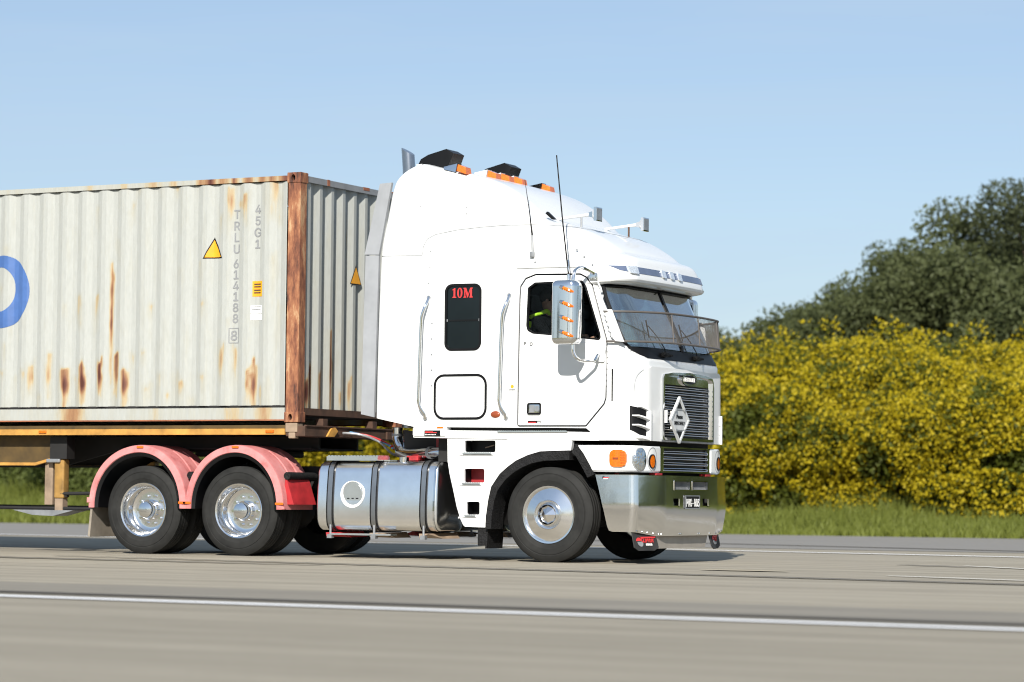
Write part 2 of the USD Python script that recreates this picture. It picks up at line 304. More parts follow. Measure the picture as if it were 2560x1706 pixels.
tag(usdkit.mesh(stage, '/World/verge', sheet(-300, 300, 23.15, 24.6, -0.012), M['verge_edge']).GetPrim(), 'dry tan strip where the asphalt meets the grass', kind='structure')

# ---------------------------------------------------------------- grass verge, bushes, trees
rng = np.random.default_rng(7)
def leafmat(name, cols, trans=0.42):
    return mat(name, {'o': ('geometry', {}), 'r': ('rgb_ramp', {'ramp': cols}), 'p': ('principled_bsdf', {'roughness': 0.6, 'specular_ior_level': 0.25}), 't': ('translucent_bsdf', {}), 'mx': ('mix_closure', {'fac': trans})},
        [('o.random_per_island', 'r.fac'), ('r.color', 'p.base_color'), ('r.color', 't.color'), ('p.BSDF', 'mx.closure1'), ('t.BSDF', 'mx.closure2')], surface='mx.closure')
M['grass'] = leafmat('grass_blades', [(0.0, (0.16, 0.185, 0.035)), (0.45, (0.26, 0.27, 0.06)), (0.8, (0.37, 0.34, 0.10)), (1.0, (0.44, 0.37, 0.16))])
M['bush_leaf'] = leafmat('bush_leaves', [(0.0, (0.08, 0.095, 0.012)), (0.5, (0.18, 0.175, 0.018)), (1.0, (0.33, 0.28, 0.022))])
M['green_leaf'] = leafmat('green_hedge_leaves', [(0.0, (0.12, 0.15, 0.04)), (0.5, (0.20, 0.235, 0.075)), (1.0, (0.29, 0.31, 0.12))])
M['blossom'] = leafmat('yellow_blossom', [(0.0, (0.42, 0.33, 0.012)), (0.5, (0.60, 0.465, 0.014)), (1.0, (0.78, 0.61, 0.03))])
M['tree_leaf'] = leafmat('tree_leaves', [(0.0, (0.09, 0.105, 0.042)), (0.5, (0.145, 0.155, 0.062)), (1.0, (0.22, 0.215, 0.095))])
M['tree_leaf_dark'] = leafmat('dark_tree_leaves', [(0.0, (0.07, 0.082, 0.036)), (0.6, (0.12, 0.13, 0.055)), (1.0, (0.18, 0.18, 0.085))])
def quads(C, S, rg, aspect=0.5, up=0.0):
    """small rhombic leaves at C with lengths S, freely turned"""
    n = len(C); a = rg.normal(size=(n, 3)); a[:, 2] += up; a /= np.linalg.norm(a, axis=1, keepdims=True)
    b = rg.normal(size=(n, 3)); b -= a*(a*b).sum(1, keepdims=True); b /= np.linalg.norm(b, axis=1, keepdims=True)
    a = a*S[:, None]; b = b*S[:, None]*aspect
    V = np.stack([C - a/2, C + b/2, C + a/2, C - b/2], 1).reshape(-1, 3); i = np.arange(n)*4
    return trimesh.Trimesh(V, np.vstack([np.stack([i, i+1, i+2], 1), np.stack([i, i+2, i+3], 1)]), process=False)
def crown_points(n, lobes, rg, shell=0.5):
    """points through a cloud of lobes (centre, radii), thinner inside, clumped"""
    out = []; w = np.array([np.prod(l[1])**(2/3) for l in lobes]); w /= w.sum()
    for (c, r), k in zip(lobes, (w*n).astype(int)):
        d = rg.normal(size=(k, 3)); d /= np.linalg.norm(d, axis=1, keepdims=True); t = rg.random(k)**(shell)
        nz = meshkit.noise(d*2.3 + np.array(c)*1.7, 3) if hasattr(meshkit, 'noise') else 0
        out.append(np.array(c) + d*np.array(r)*(t*(1 + .35*(nz - .5)))[:, None])
    P = np.vstack(out)
    keep = .6*meshkit.noise(P*1.5, 11) + .4*meshkit.noise(P*4.1, 12) > 0.36
    return P[keep & (P[:, 2] > 0.05)]
def bush(name, label, seed, H, W, flowers, leaf='bush_leaf', group='yellow flowering bushes along the far verge', n=9000):
    rg = np.random.default_rng(seed); t = thing(name, label, 'bush', (0, 0, 0), group); lobes = []
    for k in range(16):
        a = rg.random()*6.28; rr = rg.random()**.5*W*.36; z = H*(.12 + .62*rg.random()*(1 - .4*rr/W)); s = H*(.17 + .12*rg.random())
        lobes.append(((rr*math.cos(a), rr*math.sin(a)*.8, z), (s*1.25, s*1.1, s)))
    lobes.append(((0, 0, H*.42), (W*.34, W*.3, H*.42)))
    P = crown_points(n, lobes, rg)
    part('foliage', t, quads(P, .07 + .09*rg.random(len(P)), rg, .5), leaf, smooth=False)
    if flowers:
        P2 = crown_points(int(n*flowers), [(c, tuple(np.array(r)*1.07)) for c, r in lobes], rg, shell=.22)
        P2 = P2[meshkit.noise(P2*1.3 + seed, 5) > .33]
        part('blossom', t, quads(P2, .055 + .07*rg.random(len(P2)), rg, .65), 'blossom', smooth=False)
    st = [tube([(0, 0, -.1), (.12*math.cos(a), .12*math.sin(a), H*.2), (W*.2*math.cos(a), W*.2*math.sin(a), H*.5)], [.06, .045, .015], 7) for a in rg.random(6)*6.28]
    part('stem', t, cat(*st), 'bark')
    return t
def tree(name, label, seed, H, W, leaf, group, n=9000, base=.25, cat_='tree', loose=0.0):
    rg = np.random.default_rng(seed); t = thing(name, label, cat_, (0, 0, 0), group); lobes = []; limbs = []
    limbs.append(tube([(0, 0, -.2), (.1, 0, H*.3), (-.1, .1, H*.62), (.05, 0, H*.9)], [.17, .13, .08, .02], 9))
    for k in range(13):
        a = rg.random()*6.28; z = H*(base + (.95-base)*rg.random()); rr = W*.42*(1 - .55*(z/H)**2)*rg.random()**.5
        c = (rr*math.cos(a), rr*math.sin(a), z); s = W*(.15 + .12*rg.random())
        lobes.append((c, (s*1.2, s*1.2, s*.9))); limbs.append(tube([(0, 0, z*.62), (c[0]*.5, c[1]*.5, z*.86), c], [.07, .045, .012], 6))
    P = crown_points(n, lobes, rg, shell=.6)
    part('trunk', t, cat(*limbs), 'bark')
    part('crown', t, quads(P, .09 + .10*rg.random(len(P)), rg, .45), leaf, smooth=False)
    return t
def place(prim, loc, rz, s=1.0):
    x = UsdGeom.Xformable(prim); x.ClearXformOpOrder()
    x.AddTranslateOp().Set(Gf.Vec3d(*loc)); x.AddRotateZOp().Set(rz); x.AddScaleOp().Set(Gf.Vec3f(s, s, s*1.0))
def copy_of(src, label, loc, rz, s=1.0, group=None):
    d = src.GetCustomData(); name = str(src.GetPath()).split('/')[-1]
    while name[-1].isdigit() or name[-1] == '_': name = name[:-1]
    x = UsdGeom.Xform.Define(stage, numbered('/World/' + name)); p = x.GetPrim()
    p.GetReferences().AddInternalReference(src.GetPath()); p.SetInstanceable(True)
    place(p, loc, rz, s); tag(p, label, d['category'], group or d.get('group')); return p
b0 = bush('flowering_bush', 'broad yellow-flowered bush on the verge just right of the truck front', 3, 4.9, 5.2, 1.35, n=62000)
b1 = bush('flowering_bush', 'tall rounded yellow-flowered bush in the middle of the verge', 5, 5.6, 5.0, 1.1, n=62000)
b2 = bush('flowering_bush', 'low sprawling bush densely covered in yellow flowers', 9, 3.5, 5.0, 1.6, n=52000)
g0 = bush('green_bush', 'dark green bush without flowers on the verge behind the rear wheels', 12, 3.4, 4.6, 0, leaf='green_leaf', group='green bushes along the far verge', n=55000)
place(b0, (-12.4, 31.5, -.05), 0); place(b1, (-8.6, 33.5, -.05), 40); place(b2, (-6.7, 30.8, -.05), 10); place(g0, (-29.5, 31.5, -.05), 0)
rb = random.Random(4)
HEDGE = 'yellow-flowered bush in the long hedge beyond the road'
spots = [(b2, -10.2, 30.6), (b1, -4.8, 33.2), (b0, -2.6, 31.0), (b2, -3.4, 29.8), (b0, -7.0, 36.0), (b1, -12.0, 35.6), (b2, -13.6, 30.2), (b0, -16.2, 32.5), (b1, -19.5, 33), (b2, -17.8, 30.4),
         (b2, -21.5, 30.8), (g0, -25.4, 31.2), (b0, -23.5, 32.5), (g0, -33.5, 32.5), (g0, -37.5, 31.5), (b2, -35.5, 34), (g0, -42, 33), (b1, -1.0, 34.5), (b0, -9.8, 38.0)]
for x in range(2, 64, 4): spots.append((rb.choice([b0, b1, b2]) if x < 5 else g0, x + rb.uniform(-1, 1), 31.5 + rb.uniform(-1, 2.5)))
for src, x, y in spots:
    copy_of(src, ('green bush of the hedge ahead of the truck' if x > 5 else 'yellow-flowered bush in the long hedge beyond the road') if x > 5 or src is not g0 else 'green bush in the long hedge on the trailer side', (x, y, -.05), rb.uniform(0, 360), rb.uniform(.86, 1.08) if x < 5 else rb.uniform(1.25, 1.5))
rb2 = random.Random(8)
for x in range(-120, -44, 5):
    src = rb2.choice([b0, b1, g0, g0]); copy_of(src, 'yellow-flowered bush in the long hedge beyond the road' if src is not g0 else 'green bush in the long hedge on the trailer side', (x + rb2.uniform(-1, 1), 32.5 + rb2.uniform(-1, 2), -.05), rb2.uniform(0, 360), rb2.uniform(.86, 1.08))
for src, x, y, s in ((b0, -11.2, 34.2, 1.0), (b0, -7.7, 32.4, 1.02), (b1, -5.8, 36, 1.0), (b2, -8.9, 30.2, .9), (b2, -5.2, 30.4, .95), (b0, -3.9, 33.5, 1.05), (b1, -9.9, 36.5, .98)):
    copy_of(src, 'yellow-flowered bush in the long hedge beyond the road', (x, y, -.05), rb2.uniform(0, 360), s)
TG = 'trees standing behind the flowering hedge'
t0 = tree('tree', 'lacy grey-green tree rising behind the hedge', 21, 7.4, 5.2, 'tree_leaf', TG, n=34000)
t1 = tree('dark_tree', 'tall dark tree at the right edge of the picture', 24, 10.6, 5.6, 'tree_leaf_dark', TG, n=56000, base=.1)
t2 = tree('low_tree', 'low grey-green tree at the thin left end of the tree line', 27, 5.6, 4.6, 'tree_leaf', TG, n=30000, base=.2)
place(t0, (-12.6, 43.5, 0), 0, .88); place(t1, (-8.0, 44.2, 0), 60, .93); place(t2, (-15.2, 43, 0), 0)
for src, lab, x, y, s in [(t0, 'taller lacy tree between the low tree and the dark tree', -10.9, 45.5, 1.18), (t2, 'small dull green tree tucked between taller trees', -13.3, 41.5, 1.0), (t1, 'dark tree partly hidden behind the lacy tree', -10.3, 49.5, .84),
                          (t0, 'loose crowned tree in front of the dark tree', -9.2, 42.0, .98), (t1, 'second dark tree cut off by the right picture edge', -5.6, 46, .95), (t2, 'smallest tree, fading out above the hedge top', -17.2, 44.5, .92)]:
    copy_of(src, lab, (x, y, 0), rb.uniform(0, 360), s)
for src, lab, x, y, s in [(t2, 'dull green tree filling the gap right of the small tree', -11.9, 42.2, 1.12), (t0, 'grey-green tree behind the gap left of the dark tree', -9.9, 46.8, 1.10), (t2, 'low tree at the foot of the dark tree', -8.2, 41.5, 1.15), (t0, 'grey-green tree between the two dark trees', -7.1, 43.0, 1.12), (t2, 'low tree just above the hedge near the right picture edge', -5.9, 41.0, 1.2), (t2, 'pale low tree left of the lacy tree', -14.3, 44.5, 1.08), (t0, 'rounded grey-green tree between the lacy tree and the dark tree', -11.5, 44.6, 1.04), (t2, 'low tree filling the notch before the dark tree', -10.4, 43.2, 1.3), (t1, 'tallest dark tree at the very edge of the picture', -6.6, 45.0, .92)]:
    copy_of(src, lab, (x, y, 0), rb.uniform(0, 360), s)
for k in range(9): copy_of(rb2.choice([t0, t1, t2]), 'tree behind the hedge on the trailer side', (-34 - 9*k + rb2.uniform(-2, 2), 46 + rb2.uniform(-2, 4), 0), rb2.uniform(0, 360), rb2.uniform(.5, .62))
for k in range(9): copy_of(rb.choice([t0, t1, t2]), 'tree further along the road behind the hedge', (-1 + 7*k + rb.uniform(-1, 1), 44 + rb.uniform(-2, 4), 0), rb.uniform(0, 360), rb.uniform(.8, 1.1))
for k in range(14): copy_of(rb.choice([t0, t1, t2]), 'tree standing on the near side of the road', (-70 + 12*k + rb.uniform(-4, 4), -74 + rb.uniform(-6, 6), 0), rb.uniform(0, 360), rb.uniform(.7, 1.05), 'trees on the near side of the road')
# the verge: grass blades, longer towards the hedge
N = 190000
gx = rng.uniform(-46, 34, N); gy = 23.3 + 8.2*rng.random(N)**.95
keep = meshkit.noise(np.stack([gx*.5, gy*.9, gx*0], 1), 2) > .22*rng.random(N)
gx, gy = gx[keep], gy[keep]; n = len(gx); gh = (.10 + .72*((gy - 23.0)/8.5)) * (.6 + .7*rng.random(n))*(.7 + .6*meshkit.noise(np.stack([gx*.6, gy*.8, gx*0], 1), 8)); a = rng.random(n)*6.28; w = .035
ln = rng.normal(size=(n, 2))*gh[:, None]*.35
V = np.stack([np.stack([gx - w*np.cos(a), gy - w*np.sin(a), np.full(n, -.03)], 1), np.stack([gx + w*np.cos(a), gy + w*np.sin(a), np.full(n, -.03)], 1), np.stack([gx + ln[:, 0], gy + ln[:, 1], gh], 1)], 1).reshape(-1, 3)
top('grass', trimesh.Trimesh(V, np.arange(3*n).reshape(-1, 3), process=False), 'grass', 'green grass verge between the far road edge and the hedge', 'grass', kind='stuff', smooth=False)
ov = Point(0, 0).buffer(1, quad_segs=16)
# ---------------------------------------------------------------- the white cab-over truck
TRUCK = thing('truck', 'white cab-over prime mover with chrome bumper and red-pink rear guards', 'truck', (-2.4, 0, 0))
T = TRUCK
def P1(z, v): return PchipInterpolator(np.array(z, float), np.array(v, float))
Z_XF = [1.30, 2.20, 2.25, 2.40, 2.98, 3.045, 3.065, 3.10, 3.20, 3.26, 3.34, 3.375, 3.41, 3.46, 3.55, 3.65, 3.72, 3.765, 3.80, 3.87, 4.03, 4.20, 4.33, 4.40, 4.45, 4.475]
V_XF = [1.105, 1.10, 1.085, 1.045, .79, .765, .90, .93, .905, .885, .85, .80, .69, .63, .50, .32, .14, -.02, -.14, -.22, -.40, -.66, -1.02, -1.33, -1.55, -1.64]
Z_XR = [1.30, 1.594, 3.447, 3.9, 4.262, 4.35, 4.42, 4.475]; V_XR = [-2.225, -2.224, -2.182, -2.10, -2.022, -1.96, -1.87, -1.78]
Z_W = [1.30, 3.3, 3.9, 4.2, 4.40, 4.475]; V_W = [1.20, 1.20, 1.19, 1.175, 1.13, 1.06]
Z_RX = [1.30, 2.20, 2.40, 3.04, 3.07, 3.25, 3.41, 3.6, 3.8, 4.1, 4.3, 4.475]; V_RX = [.36, .36, .40, .40, .36, .42, .55, .50, .30, .30, .42, .12]
Z_RY = [1.30, 2.20, 2.40, 3.04, 3.07, 3.25, 3.41, 3.6, 3.8, 4.1, 4.3, 4.475]; V_RY = [.30, .30, .45, .45, .36, .42, .50, .50, .34, .26, .22, .10]
fXF, fXR, fW, fRX, fRY = P1(Z_XF, V_XF), P1(Z_XR, V_XR), P1(Z_W, V_W), P1(Z_RX, V_RX), P1(Z_RY, V_RY)
CROWN = .035
def front_x(y, z, ins=0.0):
    w = float(fW(z)) - ins; xf = float(fXF(z)) - ins; rx, ry = float(fRX(z)), float(fRY(z)); y = min(abs(y), w - 1e-4)
    x0 = xf - CROWN*min(y, w-ry)**2
    return x0 if y <= w - ry else x0 - rx + rx*math.sqrt(max(0, 1 - ((y-(w-ry))/ry)**2))
def outline(z, ins):
    w = float(fW(z)) - ins; xf = float(fXF(z)) - ins; xr = float(fXR(z)) + ins; rx, ry = float(fRX(z)), float(fRY(z)); rr = .07
    P = []
    ys = np.linspace(-(w-ry), w-ry, 22); P += [(xf - CROWN*y*y, y) for y in ys]
    xc = xf - CROWN*(w-ry)**2
    for t in np.linspace(0, np.pi/2, 15)[1:]: P.append((xc - rx + rx*math.cos(t), w - ry + ry*math.sin(t)))
    for x in np.linspace(xc - rx, xr + rr, 16)[1:]: P.append((x, w))
    for t in np.linspace(0, np.pi/2, 6)[1:]: P.append((xr + rr - rr*math.sin(t), w - rr + rr*math.cos(t)))
    for y in np.linspace(w - rr, -(w - rr), 12)[1:]: P.append((xr, y))
    for t in np.linspace(0, np.pi/2, 6)[1:]: P.append((xr + rr - rr*math.cos(t), -(w - rr) - rr*math.sin(t)))
    for x in np.linspace(xr + rr, xc - rx, 16)[1:]: P.append((x, -w))
    for t in np.linspace(np.pi/2, 0, 15)[1:-1]: P.append((xc - rx + rx*math.cos(t), -(w - ry) - ry*math.sin(t)))
    return np.array(P)
ZS = np.unique(np.concatenate([np.arange(1.30, 3.04, .06), np.arange(3.04, 3.90, .02), np.arange(3.90, 4.40, .03), np.arange(4.40, 4.476, .012), [2.2, 2.25, 3.065]]).round(4))
def cab_loft(ins=0.0, z0=1.335, z1=4.475):
    zs = [z for z in ZS if z0 < z < z1]; zs = [z0] + zs + [z1]
    return man(loft([np.column_stack([outline(z, ins), np.full(len(outline(z, ins)), z)]) for z in zs]))
OUT = cab_loft(0.0); INN = cab_loft(.055, 1.55, 4.30)
SKIN = {}
def skin(a, b):
    """the layer of the cab between a and b metres inside its outer surface (negative = proud)"""
    if (a, b) not in SKIN: SKIN[(a, b)] = cab_loft(a) - cab_loft(b)
    return SKIN[(a, b)]
S0 = cab_loft(0.0); SHELL = S0 - INN
under_cut = mY(Polygon([(-2.6, 1.66), (-2.24, 1.596), (-1.704, 1.488), (.44, 1.468), (.53, 1.40), (.56, 1.33), (.56, 1.0), (-2.6, 1.0)]), -2, 2)
ws_poly = rpoly([(-1.12, 3.045), (-1.135, 2.9), (-1.145, 2.55), (-1.13, 2.40), (-1.09, 2.31), (-1.03, 2.265), (-.95, 2.235), (.95, 2.235), (1.03, 2.265), (1.09, 2.31), (1.13, 2.40), (1.145, 2.55), (1.135, 2.9), (1.12, 3.045)], .02)
ws_cut = mX(ws_poly, .30, 2.0)
door_poly = rpoly([(-.410, 1.485), (-.404, 2.2), (-.395, 2.90), (-.385, 3.04), (-.32, 3.13), (-.195, 3.172), (.355, 3.163), (.44, 3.12), (.492, 3.04), (.60, 2.70), (.686, 2.42), (.695, 2.2), (.682, 1.79), (.66, 1.725), (.44, 1.483)], .03)
glass_poly = rpoly([(-.302, 2.60), (-.285, 2.545), (-.22, 2.512), (.05, 2.487), (.612, 2.424), (.60, 2.50), (.425, 3.02), (.38, 3.083), (-.2, 3.075), (-.285, 3.02)], .03)
near = lambda p: mY(p, -2.0, -.80)
far = lambda p: mY(p, .80, 2.0)
sleep_poly = rrect(-1.325, -.868, 2.340, 3.082, .085)
hatch_poly = rrect(-1.452, -.79, 1.572, 2.072, .12)
gp_out = rpoly([(-.70, 1.352), (.70, 1.352), (.70, 2.03), (.66, 2.075), (.45, 2.098), (0, 2.112), (-.45, 2.098), (-.66, 2.075), (-.70, 2.03)], .012)
gp_cut = mX(gp_out.buffer(-.012), .85, 2)
body = SHELL - gp_cut - under_cut - ws_cut - near(door_poly) - far(door_poly)
# seam between cab and roof fairing follows the raised arc on the side
seam = Polygon([(-2.5, 3.436), (-1.632, 3.424), (-1.62, 3.52), (-1.565, 3.61), (-1.46, 3.655), (-1.2, 3.695), (-.9, 3.716), (-.57, 3.728), (-.2, 3.72), (.3, 3.70), (.9, 3.72), (.9, 4.8), (-2.5, 4.8)])
fairing_cut = mY(seam, -2, 2); groove = mY(seam.buffer(.013), -2, 2)
hatch_near = near(hatch_poly)
part('cab_body', T, body - groove - near(sleep_poly) - hatch_near, 'white', smooth=28)
part('roof_fairing', T, body ^ fairing_cut, 'white', smooth=28)
part('seam_backing', T, (skin(.005, .03) ^ mY(seam.exterior.buffer(.02).intersection(Polygon([(-2.5, 3), (.2, 3), (.2, 4), (-2.5, 4)])), -2, 2)) - ws_cut, 'seam_grey')  # grey backing paints the shade of the ridge step into the groove
# side window, door
for side, cut in ((-1, near), (1, far)):
    d = part('door', T, (SHELL ^ cut(door_poly.buffer(-.018))) - cut(glass_poly), 'white', smooth=28)
    part('door_seal', T, skin(.02, .045) ^ cut(door_poly.buffer(.02).difference(door_poly.buffer(-.03))), 'black')
    part('window_glass', d, skin(.028, .034) ^ cut(glass_poly.buffer(.012)), 'clearpane')
    part('window_seal', d, (skin(-.003, .03) ^ cut(glass_poly.buffer(.001).difference(glass_poly.buffer(-.016)))), 'black')
    part('quarter_bar', d, (skin(.004, .03) ^ cut(Polygon([(.33, 2.44), (.352, 2.44), (.335, 3.08), (.313, 3.08)]))), 'black')
    if side < 0:
        part('handle', d, box(-.268, -.118, -1.212, -1.19, 1.628, 1.738, .012), 'chrome')
        part('handle_recess', d, cat(box(-.250, -.185, -1.2135, -1.208, 1.645, 1.722), box(-.175, -.135, -1.2135, -1.208, 1.652, 1.715)), 'steel')
        part('handle_rim', d, pY(rrect(-.276, -.110, 1.620, 1.746, .02).difference(rrect(-.262, -.124, 1.634, 1.732, .015)), -1.218, -1.195), 'black')
        st = part('sticker', d, box(-.27, -.115, -1.2025, -1.198, 1.527, 1.552), 'black')
        part('sticker_stripe', st, cat(box(-.265, -.17, -1.204, -1.201, 1.529, 1.538), ), 'sticker_red')
        part('sticker_patch', st, box(-.155, -.12, -1.204, -1.201, 1.530, 1.540), 'sticker_white')
        part('lettering', d, cat(text_side('P', .032, -.315, -1.2005, 2.403, depth=.003), text_side('O', .036, -.24, -1.2005, 2.396, depth=.003)), 'black', smooth=False)
        part('mirror_base', d, pY(rpoly([(.345, 2.40), (.345, 2.235), (.45, 2.205), (.66, 2.185), (.68, 2.36), (.62, 2.385)], .015), -1.225, -1.19), 'white')
        hinge = [box(.683, .706, -1.203, -1.19, z, z+.05, .004) for z in np.linspace(1.80, 2.30, 9)]
        part('hinge', d, cat(*hinge), 'white2')
        part('door_strip', T, box(.742, .757, -1.202, -1.19, 1.76, 2.11), 'black')
# drip rail over the door
part('drip_rail', T, cat(tube([(-.42, -1.204, 3.243), (.36, -1.204, 3.238), (.46, -1.20, 3.20), (.54, -1.185, 3.10), (.60, -1.17, 2.95)], .010, 8, 24)), 'white2')
# sleeper window
w = holder('sleeper_window', T)
part('pane', w, pY(sleep_poly.buffer(-.012), -1.190, -1.180), 'darkglass')
part('frame', w, pY(sleep_poly.buffer(.004).difference(sleep_poly.buffer(-.022)), -1.206, -1.17), 'black')
part('glazing_bar', w, box(-1.31, -.88, -1.196, -1.185, 2.668, 2.684), 'black')
part('catch', w, cat(box(-1.312, -1.292, -1.20, -1.19, 2.664, 2.692), box(-.90, -.88, -1.20, -1.19, 2.664, 2.692)), 'steel')
L1 = Polygon([(0, 0), (.048, 0), (.048, .010), (.035, .015), (.035, .11), (.026, .11), (0, .094), (0, .086), (.014, .089), (.014, .015), (0, .010)])
L0 = affinity.translate(affinity.scale(ov, .033, .057), .088, .055).difference(affinity.translate(affinity.scale(ov, .013, .049), .088, .055))
LM = Polygon([(0, 0), (.036, 0), (.036, .009), (.024, .013), (.024, .078), (.050, 0), (.056, 0), (.084, .080), (.084, .013), (.076, .009), (.076, 0), (.118, 0), (.118, .009), (.108, .013), (.108, .097), (.118, .101), (.118, .110), (.086, .110), (.060, .036), (.034, .110), (0, .110), (0, .101), (.012, .097), (.012, .013), (0, .009)])
for q, x_ in ((L1, -1.237), (L0, -1.232), (LM, -1.098)): part('lettering', w, pY(affinity.translate(q, x_, 2.930), -1.1945, -1.1905), 'sticker_red', smooth=False)
h = part('locker_hatch', T, pY(hatch_poly.buffer(-.018), -1.202, -1.16), 'white')
part('hatch_seal', h, pY(hatch_poly.buffer(.004).difference(hatch_poly.buffer(-.022)), -1.208, -1.165), 'black')
# grab rails
for x0, x1 in ((-1.535, -1.561), (-.515, -.544)):
    g = part('grab_rail', T, tube([(x0, -1.20, 2.945), (x0-.004, -1.222, 2.90), (x0-.03, -1.262, 2.80), (x0-.055, -1.27, 2.7), (x1-.055, -1.27, 1.80), (x1-.045, -1.262, 1.72), (x1, -1.222, 1.62), (x1, -1.20, 1.58)], .019, 12, 40), 'chrome')
    each('rail_foot', g, [cyl((x0, -1.20, 2.94), (x0, -1.212, 2.94), .026, 14), cyl((x1, -1.20, 1.585), (x1, -1.212, 1.585), .026, 14)], 'steel')
for z in np.linspace(1.95, 2.65, 5): part('rail_stud', T, cyl((-1.49, -1.20, z), (-1.49, -1.207, z), .009, 8), 'steel')
# rivets and small marks on the white side
for (x, z) in [(-1.52, 3.46), (-1.525, 3.28), (-1.66, 4.10), (-1.66, 3.98), (-1.64, 3.80), (-1.62, 3.56), (-1.54, 3.10), (-1.07, 3.94), (-1.07, 3.87)]:
    part('rivet', T, cyl((x, -float(fW(z)) + .002, z), (x, -float(fW(z)) - .004, z), .007, 8), 'sticker_grey')
for (x, z) in [(-.20, 3.30), (.31, 3.42), (.40, 3.34), (.50, 3.25)]:
    y = -1.199; part('screw', T, cyl((x, y + .004, z), (x, y - .006, z), .011, 8), 'steel')
mk = part('side_marker', T, trimesh.Trimesh(*(lambda t: (t.vertices*[.062, .022, .040] + [-.672, -1.203, 1.622], t.faces))(trimesh.creation.icosphere(3))), 'red_lens')
part('marker_bezel', mk, trimesh.Trimesh(*(lambda t: (t.vertices*[.085, .010, .052] + [-.672, -1.201, 1.622], t.faces))(trimesh.creation.icosphere(3))), 'white2')
part('round_sticker', T, cyl((-.47, -1.199, 1.93), (-.47, -1.203, 1.93), .020, 16), 'yellow_label')
part('small_print', T, text_side('diesel', .022, -.475, -1.2005, 1.898, depth=.0025), 'sticker_grey', smooth=False)
# side extenders behind the sleeper
for s in (-1, 1):
    a = pY(Polygon([(-2.375, 3.452), (-2.185, 4.255), (-2.032, 4.262), (-2.188, 3.445)]), s*1.165, s*1.205); part('side_extender', T, a, 'grey_ext')
    a = pY(Polygon([(-2.365, 3.437), (-2.19, 3.437), (-2.232, 1.60), (-2.40, 1.635)]), s*1.165, s*1.20); part('side_extender', T, a, 'grey_ext')
# interior: floor, bulkhead, dashboard, seats, wheel
it = holder('interior', T)
part('floor', it, box(-2.1, .50, -1.12, 1.12, 1.56, 1.60), 'interior')
part('bulkhead', it, box(-.66, -.62, -1.12, 1.12, 1.61, 4.0), 'interior')
part('engine_cover', it, box(-.6, .9, -.34, .34, 1.61, 1.95, .05), 'interior')
part('dashboard', it, box(.42, .93, -1.02, 1.02, 1.75, 2.33, .07), 'dash')
part('headliner', it, box(-.6, .55, -1.1, 1.1, 3.14, 3.18), 'interior')
for y in (-.62, .62):
    s = part('seat', it, box(-.48, .02, y-.26, y+.26, 2.02, 2.16, .05), 'seat')
    part('backrest', s, cat(box(-.56, -.43, y-.25, y+.25, 2.14, 2.78, .05), box(-.55, -.45, y-.14, y+.14, 2.79, 2.98, .04)), 'seat')
    part('pedestal', s, box(-.4, -.1, y-.15, y+.15, 1.60, 2.03), 'dark')
rim = trimesh.creation.torus(.225, .016, 40, 10); rim.apply_transform(trimesh.transformations.rotation_matrix(-1.0, [0, 1, 0])); rim.apply_translation([.30, -.62, 2.37])
sw = part('steering_wheel', it, rim, 'black')
part('column', sw, cat(cyl((.30, -.62, 2.37), (.52, -.62, 2.15), .035, 12), cyl((.30, -.84, 2.37), (.30, -.40, 2.37), .014, 8)), 'black')
for y in (-.50, .48): part('sun_blind', it, pX(rpoly([(y-.46, 3.08), (y-.44, 2.90), (y-.2, 2.80), (y+.25, 2.79), (y+.42, 2.88), (y+.44, 3.08)], .04), .60, .62), 'interior')  # sun blinds, blackened and enlarged to carry the visor shade as well
# windscreen: two panes, centre strip, black cowl
wsg = holder('windscreen', T)
for y0, y1 in ((-1.3, -.022), (.022, 1.3)):
    part('pane', wsg, (skin(.012, .018) ^ mX(ws_poly.buffer(.01).intersection(Polygon([(y0, 2.36), (y1, 2.36), (y1, 3.1), (y0, 3.1)])), .30, 2.0)), 'pane', smooth=40)
part('centre_strip', wsg, skin(-.004, .03) ^ mX(rrect(-.022, .022, 2.34, 3.05), .30, 2.0), 'black')
part('rubber_seal', wsg, skin(-.004, .03) ^ mX(ws_poly.difference(ws_poly.buffer(-.022)), .30, 2.0), 'black')
cowl_poly = ws_poly.buffer(-.004).intersection(Polygon([(-1.3, 2.0), (1.3, 2.0), (1.3, 2.36), (.3, 2.345), (-.3, 2.345), (-1.3, 2.36)]))
cw = part('cowl', T, skin(.002, .04) ^ mX(cowl_poly, .30, 2.0), M['black'], smooth=35)
def fx(y, z, o=0.0): return (front_x(y, z) + o, y, z)
for y, dy in ((-.55, .40), (.30, .42)):
    wp = part('wiper', T, tube([fx(y, 2.30, .03), fx(y-.03, 2.36, .045), fx(y-.10, 2.48, .035), fx(y-.22, 2.60, .03)], .006, 8), 'black')
    part('wiper_hub', wp, cat(box(front_x(y, 2.29)-.01, front_x(y, 2.29)+.05, y-.05, y+.05, 2.265, 2.315, .012), box(front_x(y, 2.30), front_x(y, 2.30)+.03, y+.05, y+.20, 2.28, 2.30)), 'rubber_trim')
    part('blade', wp, tube([fx(y-.28, 2.47, .022), fx(y-.20, 2.66, .022)], .009, 6), 'black')
